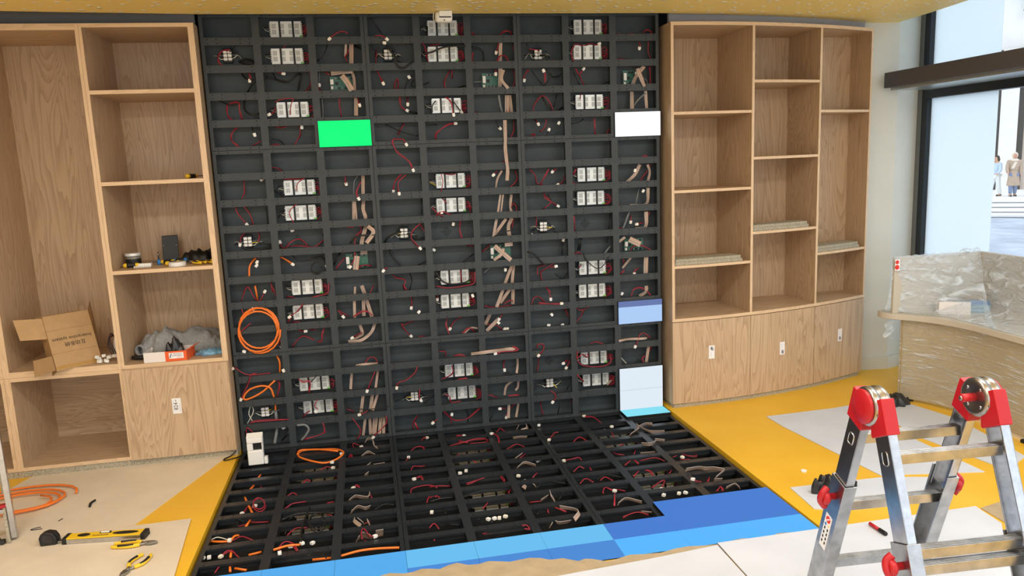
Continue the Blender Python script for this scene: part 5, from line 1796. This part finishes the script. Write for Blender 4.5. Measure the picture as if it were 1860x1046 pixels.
    obj('no_sign_bar', MB().obox(c + dA * -.055 - ax * .0009, (dA + perp).normalized() * .011, (dA - perp).normalized() * .0022, ax * .0002), 'sticker', lb)
    disc(-.032, -.010, .006, 'toolyel', 'warning_sign', 3)
    disc(-.030, .009, .006, 'blue_pl', 'advice_sign')
    for k in range(4):
        for q in (-.009, .009):
            obj('pictogram', MB().obox(c + dA * (-.012 + k * .02) + perp * q - ax * .0006, dA * .006, perp * .0035, ax * .0002), 'inkb', lb)
ladder_big()

# second ladder, cut off at the left edge
def ladder_left():
    foot = V((-.938, -.955, FZ + .0049))
    root = thing('ladder', foot, 'foot of an aluminium ladder at left edge, wrapped in chipboard offcut', 'ladder')
    up = V((-.04, .06, 1)).normalized(); across = V((-.95, -.32, 0)).normalized(); dp = up.cross(across).normalized()
    for k in range(2):
        f = foot + across * (.40 * k)
        c = f + up * .56
        rl = MB().obox(c, up * .55, dp * .028, across * .003)
        for q in (-1, 1): rl.obox(c + dp * q * .026 + across * .010, up * .55, dp * .0025, across * .012)
        obj('rail', rl, 'alu', root, bevel=.001)
    for s_ in (.15, .43, .71, .99):
        c = foot + across * .20 + up * s_
        obj('rung', MB().obox(c, across * .195, dp * .015, up * .0105), 'alu_d', root, bevel=.002)
    obj('red_clip', MB().obox(foot + up * .175 + across * .05, across * .045, dp * .02, up * .008), 'redpl', root, bevel=.003)
    obj('bolt', MB().lathe(foot + up * .045 - across * .003, -across, [(.006, 0), (.006, .003), (.003, .004)], 10), 'steel', root)
    obj('bolt', MB().lathe(foot + up * .10 - across * .003, -across, [(.006, 0), (.006, .003), (.003, .004)], 10), 'steel', root)
    q = foot + up * .085 + dp * .03 + across * .012
    obj('chipboard_splint', MB().obox(foot + up * .085 + across * .030, up * .085, dp * .05, across * .006), 'chip', root)
    obj('chipboard_splint', MB().obox(foot + up * .30 - dp * .035 + across * .018, up * .07, dp * .006, across * .018), 'chip', root)
ladder_left()
o = thing('hand_tool', (-1.03, -1.02, ZP), 'black tool cut off by left edge beside ladder foot', 'tool')
obj('body', MB().box(-1.12, -.99, -1.04, -1.0, ZP, ZP + .028), 'tooldark', o, bevel=.004)
obj('tip', MB().box(-.99, -.965, -1.035, -1.006, ZP + .002, ZP + .022), 'bagblk', o, bevel=.003)

# ================================================================== WRAPPED RECEPTION COUNTER
CZ0, CZ1 = .605, .645
dk = thing('reception_counter', (4.8, -.9, FZ), 'pale wooden reception counter wrapped in clear stretch film', 'counter')
def smooth2(pts, n=6): return [(p.x, p.y) for p in bez([V((x, y, 0)) for x, y in pts], n)]
front = smooth2([(4.475, -.405), (4.575, -.56), (4.635, -.75), (4.652, -.95), (4.637, -1.36)], 5)
# front skin built of separate panels
brk = [0, 5, 12, len(front) - 1]
for i in range(3):
    seg = front[brk[i]:brk[i + 1] + 1]
    seg = [(x, y) for x, y in seg]
    g = .0012
    seg[0] = (seg[0][0], seg[0][1] - g); 
    obj('front_panel', MB().prism(seg + [(x + .02, y) for x, y in seg[::-1]], FZ + .02, CZ0), 'deskw', dk)
obj('end_panel', MB().box(4.477, 5.10, -.425, -.400, FZ + .02, CZ0), 'deskw', dk)
obj('side_panel', MB().box(4.66, 5.10, -1.385, -1.362, FZ + .02, CZ0), 'deskw', dk)
ctr = smooth2([(4.46, -.255), (4.395, -.27), (4.372, -.33), (4.395, -.40), (4.455, -.47), (4.545, -.60), (4.60, -.78), (4.615, -.97), (4.60, -1.40)], 5)
obj('worktop', MB().prism(ctr + [(5.12, -1.40), (5.12, -.255)], CZ0, CZ1), 'desktop', dk, bevel=.004)
obj('end_screen', MB().prism([(4.415, -.395), (5.10, -.372), (5.10, -.352), (4.415, -.375)], CZ1, 1.03), 'desktop', dk)
obj('rear_screen', MB().box(5.10, 5.125, -1.50, -.352, CZ1, 1.03), 'desktop', dk)
obj('foot', MB().box(4.60, 4.66, -1.37, -1.30, FZ, FZ + .02), 'rubber', dk)
obj('foot', MB().box(4.49, 4.55, -.47, -.42, FZ, FZ + .02), 'rubber', dk)
# film: a draped thin skin from the tops of the screens down over the worktop and its front
fm = thing('stretch_film', (4.75, -.9, FZ + .1), 'clear crinkled stretch film draped over the reception counter', 'plastic film')
def film(name, grid, mat='film'):
    nu, nv = len(grid), len(grid[0]); mb = MB()
    for r in grid: mb.v += [V(p) for p in r]
    for i in range(nu - 1):
        for j in range(nv - 1):
            mb.f.append((i * nv + j, i * nv + j + 1, (i + 1) * nv + j + 1, (i + 1) * nv + j))
    return obj(name, mb, mat, fm, smooth=True)
rf = random.Random(4)
def nz(i, j, s): return s * (math.sin(i * 1.9 + j * .7) + math.sin(i * .8 - j * 1.6 + 1) + rf.uniform(-.6, .6))
# sloping sheet from end screen top to worktop edge
g = []
for i in range(19):
    u = i / 18
    a = V((4.405 + .70 * u, -.40 + .02 * u, 1.036)); 
    b_ = V((4.385 + .25 * min(1, u * 2.2), -.30 - .75 * u, CZ1 + .004))
    row = []
    for j in range(15):
        v = j / 14
        p = a.lerp(b_, v); p.z -= .16 * math.sin(v * math.pi) * (1 - .35 * u) * (1 if v < 1 else 0)
        p.z = max(p.z, CZ1 + .004)
        row.append(p + V((nz(i, j, .002), nz(j, i, .004), abs(nz(i + j, j, .0025)))))
    g.append(row)
film('film_drape', g, mat='film_loose')
g = []
for i in range(13):
    u = i / 12
    row = []
    for j in range(13):
        v = j / 12
        x = 5.095 - .01 * math.sin(v * 9); y = -.40 - 1.08 * u
        row.append(V((x - .004 - abs(nz(i, j, .003)), y, 1.038 - (1.03 - CZ1 - .02) * v)))
    g.append(row)
film('film_rear', g)
g = []
for i in range(15):
    u = i / 14
    a = V((5.09, -.42 - 1.06 * u, 1.037)); b_ = V((4.62 + .0 * u, -1.0 - .42 * u, CZ1 + .005))
    row = []
    for j in range(15):
        v = j / 14
        p = a.lerp(b_, v); p.z -= .22 * math.sin(v * math.pi); p.z = max(p.z, CZ1 + .005)
        row.append(p + V((nz(i, j, .002), nz(j, i, .003), abs(nz(i + j, j, .0025)))))
    g.append(row)
film('film_drape', g, mat='film_loose')
g = []
fr2 = [(x - .003, y - .003) for x, y in front]
for i, (x, y) in enumerate(fr2):
    row = []
    for j in range(11):
        v = j / 10
        k = min(1, v * 4)
        row.append(V((x - abs(nz(i, j, .0012)), y, CZ0 - .004 - v * .555)))
    g.append(row)
film('film_front', g)
g = [[V((4.41 + .015 * math.sin(j * 2) + .05 * u, -.345 - .02 * u + .004 * j, .60 - .022 * j)) for j in range(8)] for u in (0, .25, .5, .75, 1)]
film('film_tail', g, mat='film_loose')
g = []
for i in range(25):
    u = i / 24
    row = []
    for j in range(5):
        row.append(V((4.42 + .69 * u, -.372 - .026 * (j / 4 - .2) , 1.034 + .010 * abs(math.sin(i * 1.3)) + (.022 if i > 18 else 0) * abs(math.sin(i * 2.2 + j)) - .03 * abs(j / 4 - .3))))
    g.append(row)
film('film_top_bunch', g, mat='film_loose')
bs = thing('counter_sticker', (4.4, -.40, .96), 'small red and white sticker on corner of wrapped counter screen', 'sticker')
obj('paper', MB().box(4.402, 4.440, -.4165, -.4158, .945, 1.022), 'sticker', bs)
for zz, r_ in ((1.003, .014), (.968, .017)):
    obj('red_mark', MB().lathe((4.418, -.4166, zz), (0, -1, 0), [(r_, 0), (r_ * .98, .0006)], 16), 'redsticker', bs)
cb = thing('white_carton', (4.80, -.56, CZ1), 'white carton under film on reception counter', 'box')
def rbox(name, c, ang, hx, hy, z0, z1, mat, parent, bevel=.002):
    a = V((math.cos(ang), math.sin(ang), 0)); b_ = V((-math.sin(ang), math.cos(ang), 0))
    return obj(name, MB().obox(V((c[0], c[1], (z0 + z1) / 2)), a * hx, b_ * hy, V((0, 0, (z1 - z0) / 2))), mat, parent, bevel=bevel)
rbox('body', (4.77, -.535), -.55, .095, .060, CZ1 + .0005, CZ1 + .085, 'whitebox', cb)
rbox('lid_flap', (4.77, -.535), -.55, .096, .028, CZ1 + .0855, CZ1 + .088, 'slot', cb, 0)
bb = thing('blue_carton', (4.98, -.60, CZ1), 'blue and white packet under film on reception counter', 'box')
rbox('body', (4.95, -.56), -.6, .060, .045, CZ1 + .0005, CZ1 + .055, 'bagblue', bb)
rbox('blue_lid', (4.95, -.56), -.6, .061, .046, CZ1 + .0555, CZ1 + .075, 'blue_pl', bb)
gb = thing('grey_carton', (5.03, -.46, CZ1), 'open brown carton behind blue packet on reception counter', 'box')
rbox('body', (5.010, -.460), -.3, .060, .045, CZ1 + .0005, CZ1 + .075, 'card_in', gb)
rbox('lid', (5.010, -.460), -.3, .068, .05, CZ1 + .0755, CZ1 + .082, 'card', gb)

# ================================================================== THE STREET OUTSIDE
M['plaster'] = plain('outdoor_white_plaster', (226, 236, 240), .8, noise=.02, nscale=2)
M['paving'] = plain('pale_street_paving', (168, 182, 200), .8, noise=.25, nscale=1.6)
M['stonew'] = plain('white_stone', (232, 232, 230), .8, noise=.04, nscale=2)
M['shopblk'] = plain('black_shopfront', (36, 38, 42), .4)
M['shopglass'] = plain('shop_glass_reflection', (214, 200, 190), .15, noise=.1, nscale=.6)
M['stepdark'] = plain('painted_step_shadow', (120, 126, 134), .8)
GZ = -.75
struct('street_ground', MB().box(5.9, 60, -14, 70, GZ - .2, GZ), 'paving')
fw = V((.7007, .7135, 0)); rt = V((.7135, -.7007, 0)); C0 = V((.8872, -4.9003, 0))
def at(d, lat, z): return C0 + fw * d + rt * lat + V((0, 0, z))
stp = thing('stone_steps', at(31, 0, GZ), 'broad pale stone steps across the street', 'steps')
for k in range(4):
    obj('step', MB().obox(at(30.8 + k * .9 + 4, 0, GZ + .108 * k + .054), rt * 9, fw * 4, V((0, 0, .0535))), 'stonew', stp)
    obj('step_shadow_strip', MB().obox(at(30.79 + k * .9, 0, GZ + .108 * k + .018), rt * 9, fw * .006, V((0, 0, .018))), 'stepdark', stp)  # dark strip paints the shade at the foot of each riser
TZ = GZ + .432
sf = thing('shop_building', at(41, 0, TZ), 'white building with black framed shopfront across the street', 'building')
obj('facade', MB().obox(at(42.2, 0, TZ + 5), rt * 9, fw * .5, V((0, 0, 5))), 'stonew', sf)
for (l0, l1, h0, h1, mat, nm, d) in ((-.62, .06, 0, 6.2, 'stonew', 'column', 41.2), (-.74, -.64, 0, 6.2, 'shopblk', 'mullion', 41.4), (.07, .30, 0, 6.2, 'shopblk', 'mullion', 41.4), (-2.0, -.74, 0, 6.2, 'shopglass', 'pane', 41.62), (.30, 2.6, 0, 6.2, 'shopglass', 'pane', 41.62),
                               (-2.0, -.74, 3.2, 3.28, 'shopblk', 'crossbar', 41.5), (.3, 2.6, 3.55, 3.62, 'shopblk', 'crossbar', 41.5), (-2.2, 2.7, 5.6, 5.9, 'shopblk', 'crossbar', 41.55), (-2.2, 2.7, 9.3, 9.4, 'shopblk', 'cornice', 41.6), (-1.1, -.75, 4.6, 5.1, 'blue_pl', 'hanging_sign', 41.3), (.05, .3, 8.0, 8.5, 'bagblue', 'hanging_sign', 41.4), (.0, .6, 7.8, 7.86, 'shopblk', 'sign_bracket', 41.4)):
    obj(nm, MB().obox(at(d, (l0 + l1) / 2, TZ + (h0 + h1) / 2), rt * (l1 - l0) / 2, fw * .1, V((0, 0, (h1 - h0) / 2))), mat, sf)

# ------------------------------------------------------------------ passers-by
M['skin'] = plain('skin', (206, 160, 136), .6)
M['hair'] = plain('dark_hair', (30, 24, 24), .7)
M['trench'] = plain('beige_trench_coat', (176, 156, 138), .8, noise=.08, nscale=8)
M['scarf'] = plain('cream_scarf', (222, 210, 196), .8)
M['jean'] = plain('blue_jeans', (110, 132, 170), .8)
M['jacket'] = plain('pale_blue_jacket', (186, 208, 230), .8, noise=.1, nscale=10)
M['whitetr'] = plain('white_trousers', (226, 232, 232), .8)
M['navy'] = plain('navy_jacket', (52, 52, 92), .8)
M['shoe'] = plain('dark_shoes', (36, 38, 50), .6)
def skin_body(name, joints, edges, mat, parent, sub=2):
    me = bpy.data.meshes.new(name)
    names = list(joints)
    off = wloc(parent)
    me.from_pydata([tuple(joints[k][0] - off) for k in names], [(names.index(a), names.index(b_)) for a, b_ in edges], [])
    o = bpy.data.objects.new(name, me); COL.objects.link(o); o.parent = parent
    me.materials.append(M[mat])
    sk = o.modifiers.new('skin', 'SKIN'); sk.use_smooth_shade = True
    if not me.skin_vertices: 
        bm = bmesh.new(); bm.from_mesh(me); bm.verts.layers.skin.verify(); bm.to_mesh(me); bm.free()
    for i, k in enumerate(names):
        me.skin_vertices[0].data[i].radius = (joints[k][1], joints[k][1]); me.skin_vertices[0].data[i].use_root = (i == 0)
    sb_ = o.modifiers.new('sub', 'SUBSURF'); sb_.levels = sub; sb_.render_levels = sub
    return o
def person(pos, H, face, label, top_mat, leg_mat, coat=None, scarf=False, hood=False, stride=.0, arm=(.1, .1), hairlong=True):
    """pos: feet on the ground; face: unit vector the figure looks along"""
    f = V(face).normalized(); s_ = f.cross(V((0, 0, 1))).normalized(); p = V(pos)
    root = thing('person', p, label, 'person', 'passers-by across the street')
    def J(x, y, z, r): return (p + s_ * (x * H) + f * (y * H) + V((0, 0, z * H)), r * H)
    j = {'pelvis': J(0, 0, .52, .075), 'waist': J(0, 0, .61, .068), 'chest': J(0, .005, .72, .078), 'neckb': J(0, 0, .82, .045), 'neck': J(0, .008, .855, .03), 'headb': J(0, .015, .885, .045), 'head': J(0, .015, .935, .055), 'crown': J(0, .01, .97, .045)}
    e = [('pelvis', 'waist'), ('waist', 'chest'), ('chest', 'neckb'), ('neckb', 'neck'), ('neck', 'headb'), ('headb', 'head'), ('head', 'crown')]
    for sd, nm in ((-1, 'l'), (1, 'r')):
        st = stride * sd
        j['hip' + nm] = J(.05 * sd, 0, .49, .058); j['knee' + nm] = J(.05 * sd, st * .5 + .01, .28, .042); j['ank' + nm] = J(.05 * sd, st - .01, .045, .028); j['toe' + nm] = J(.055 * sd, st + .085, .018, .02)
        e += [('pelvis', 'hip' + nm), ('hip' + nm, 'knee' + nm), ('knee' + nm, 'ank' + nm), ('ank' + nm, 'toe' + nm)]
        aa = arm[0 if sd < 0 else 1]
        j['sh' + nm] = J(.105 * sd, 0, .80, .04); j['el' + nm] = J(.14 * sd, -.01 + aa * .3, .63, .03); j['wr' + nm] = J(.125 * sd, aa, .50 + abs(aa) * .6, .022); j['hand' + nm] = J(.12 * sd, aa + .02, .455 + abs(aa) * .75, .02)
        e += [('neckb', 'sh' + nm), ('sh' + nm, 'el' + nm), ('el' + nm, 'wr' + nm), ('wr' + nm, 'hand' + nm)]
    skin_body('body', j, e, 'skin', root)
    # clothes are slightly larger skins
    def cl(name, keys, mat, grow, extra=()):
        jj = {k: (j[k][0], j[k][1] + grow * H) for k in keys}
        ee = [q for q in e if q[0] in jj and q[1] in jj] + list(extra)
        return skin_body(name, jj, ee, mat, root)
    cl('top', ['chest', 'waist', 'pelvis', 'neckb', 'shl', 'ell', 'wrl', 'shr', 'elr', 'wrr'], top_mat, .014)
    cl('trousers', ['pelvis', 'hipl', 'kneel', 'ankl', 'hipr', 'kneer', 'ankr'], leg_mat, .010)
    for nm in 'lr':
        a, b_ = j['ank' + nm][0], j['toe' + nm][0]
        obj('shoe', MB().tube([V((a.x, a.y, p.z + .026 * H)) - f * .02 * H, V((a.x, a.y, p.z + .026 * H)) + f * .03 * H, V((b_.x, b_.y, p.z + .02 * H)) + f * .02 * H], .026 * H, 8, .020 * H), 'shoe', root, smooth=True)
    if coat:
        mb = MB(); n = 28; rows = [(.80, .085, .055), (.72, .115, .075), (.62, .088, .066), (.52, .105, .085), (.40, .118, .10), (.27, .132, .115), (.245, .130, .112)]
        for z, a, b_ in rows:
            for k in range(n):
                t = 2 * math.pi * k / n; w_ = 1 + .05 * math.sin(5 * t) * (1 - z)
                mb.v.append(p + s_ * (a * H * w_ * math.cos(t)) + f * (b_ * H * w_ * math.sin(t)) + V((0, 0, z * H)))
        for i in range(len(rows) - 1):
            for k in range(n): mb.f.append((i * n + k, i * n + (k + 1) % n, (i + 1) * n + (k + 1) % n, (i + 1) * n + k))
        mb.f += [tuple(range(n)), tuple((len(rows) - 1) * n + k for k in range(n))]
        obj('coat', mb, coat, root, smooth=True)
        obj('belt', MB().lathe(p + V((0, 0, .605 * H)), (0, 0, 1), [(.096 * H, 0), (.098 * H, .012 * H), (.096 * H, .028 * H)], 24), coat, root, smooth=True)
    hd0 = j['head'][0]
    if scarf:
        obj('scarf', MB().lathe(p + V((0, 0, .80 * H)) + f * .01 * H, (0, 0, 1), [(.075 * H, 0), (.085 * H, .02 * H), (.07 * H, .05 * H), (.05 * H, .065 * H)], 20), 'scarf', root, smooth=True)
        obj('scarf_tail', MB().obox(p + f * .085 * H + s_ * .02 * H + V((0, 0, .71 * H)), s_ * .03 * H, f * .008 * H, V((0, 0, .075 * H)) + s_ * -.03 * H), 'scarf', root, bevel=.01)
    mb = MB()   # hair or headscarf: a cap open at the face
    n, m_ = 20, 10
    for i in range(m_ + 1):
        for k in range(n):
            t = 2 * math.pi * k / n; ph = math.pi * .72 * i / m_
            front_ = max(0, math.sin(t))
            zz = math.cos(ph) - (0 if not hairlong else .0)
            rr_ = math.sin(ph)
            q = hd0 + s_ * (.066 * H * rr_ * math.cos(t)) + f * (.068 * H * rr_ * math.sin(t) * (.55 if (math.sin(t) > .2 and i > 4) else 1) - .010 * H) + V((0, 0, .072 * H * zz + .004 * H))
            mb.v.append(q)
    for i in range(m_):
        for k in range(n): mb.f.append((i * n + k, i * n + (k + 1) % n, (i + 1) * n + (k + 1) % n, (i + 1) * n + k))
    mb.f.append(tuple(m_ * n + k for k in range(n)))
    obj('headscarf' if hood else 'hair', mb, 'scarf' if hood else 'hair', root, smooth=True)
    if not hood and hairlong:
        obj('hair_tail', MB().tube(bez([hd0 - f * .05 * H, hd0 - f * .08 * H - V((0, 0, .03 * H)), hd0 - f * .075 * H - V((0, 0, .08 * H))], 5), .034 * H, 8, .02 * H), 'hair', root, smooth=True)
    for sd in (-1, 1):
        obj('eye', MB().lathe(hd0 + f * .052 * H + s_ * sd * .02 * H + V((0, 0, .0 * H)), f, [(.007 * H, 0), (.005 * H, .004 * H)], 8), 'hair', root)
    obj('nose', MB().lathe(hd0 + f * .050 * H - V((0, 0, .012 * H)), f, [(.010 * H, 0), (.004 * H, .016 * H)], 8), 'skin', root, smooth=True)
    obj('mouth', MB().obox(hd0 + f * .054 * H - V((0, 0, .034 * H)), s_ * .014 * H, f * .003 * H, V((0, 0, .004 * H))), 'redpl', root)
    return root
dP = 36.0
def lat(u): return (u - 1840) / 1365.7 * dP * 1.25
fc = -fw
zg = TZ + .0005
person(at(dP, lat(1841), zg), 1.72, (fc + rt * .25), 'person in belted beige trench coat and cream headscarf outside', 'trench', 'jean', 'trench', True, True, .03, (.05, .06), False)
person(at(dP + .2, lat(1823), zg), 1.62, (fc - rt * .9), 'person with dark hair, pale blue jacket and white trousers outside', 'jacket', 'whitetr', None, False, False, .10, (.10, -.06), True)
person(at(dP + .4, lat(1860), zg), 1.66, (fc + rt * .6), 'person in navy jacket cut off at right edge outside', 'navy', 'jean', None, False, False, .06, (.06, .02), True)
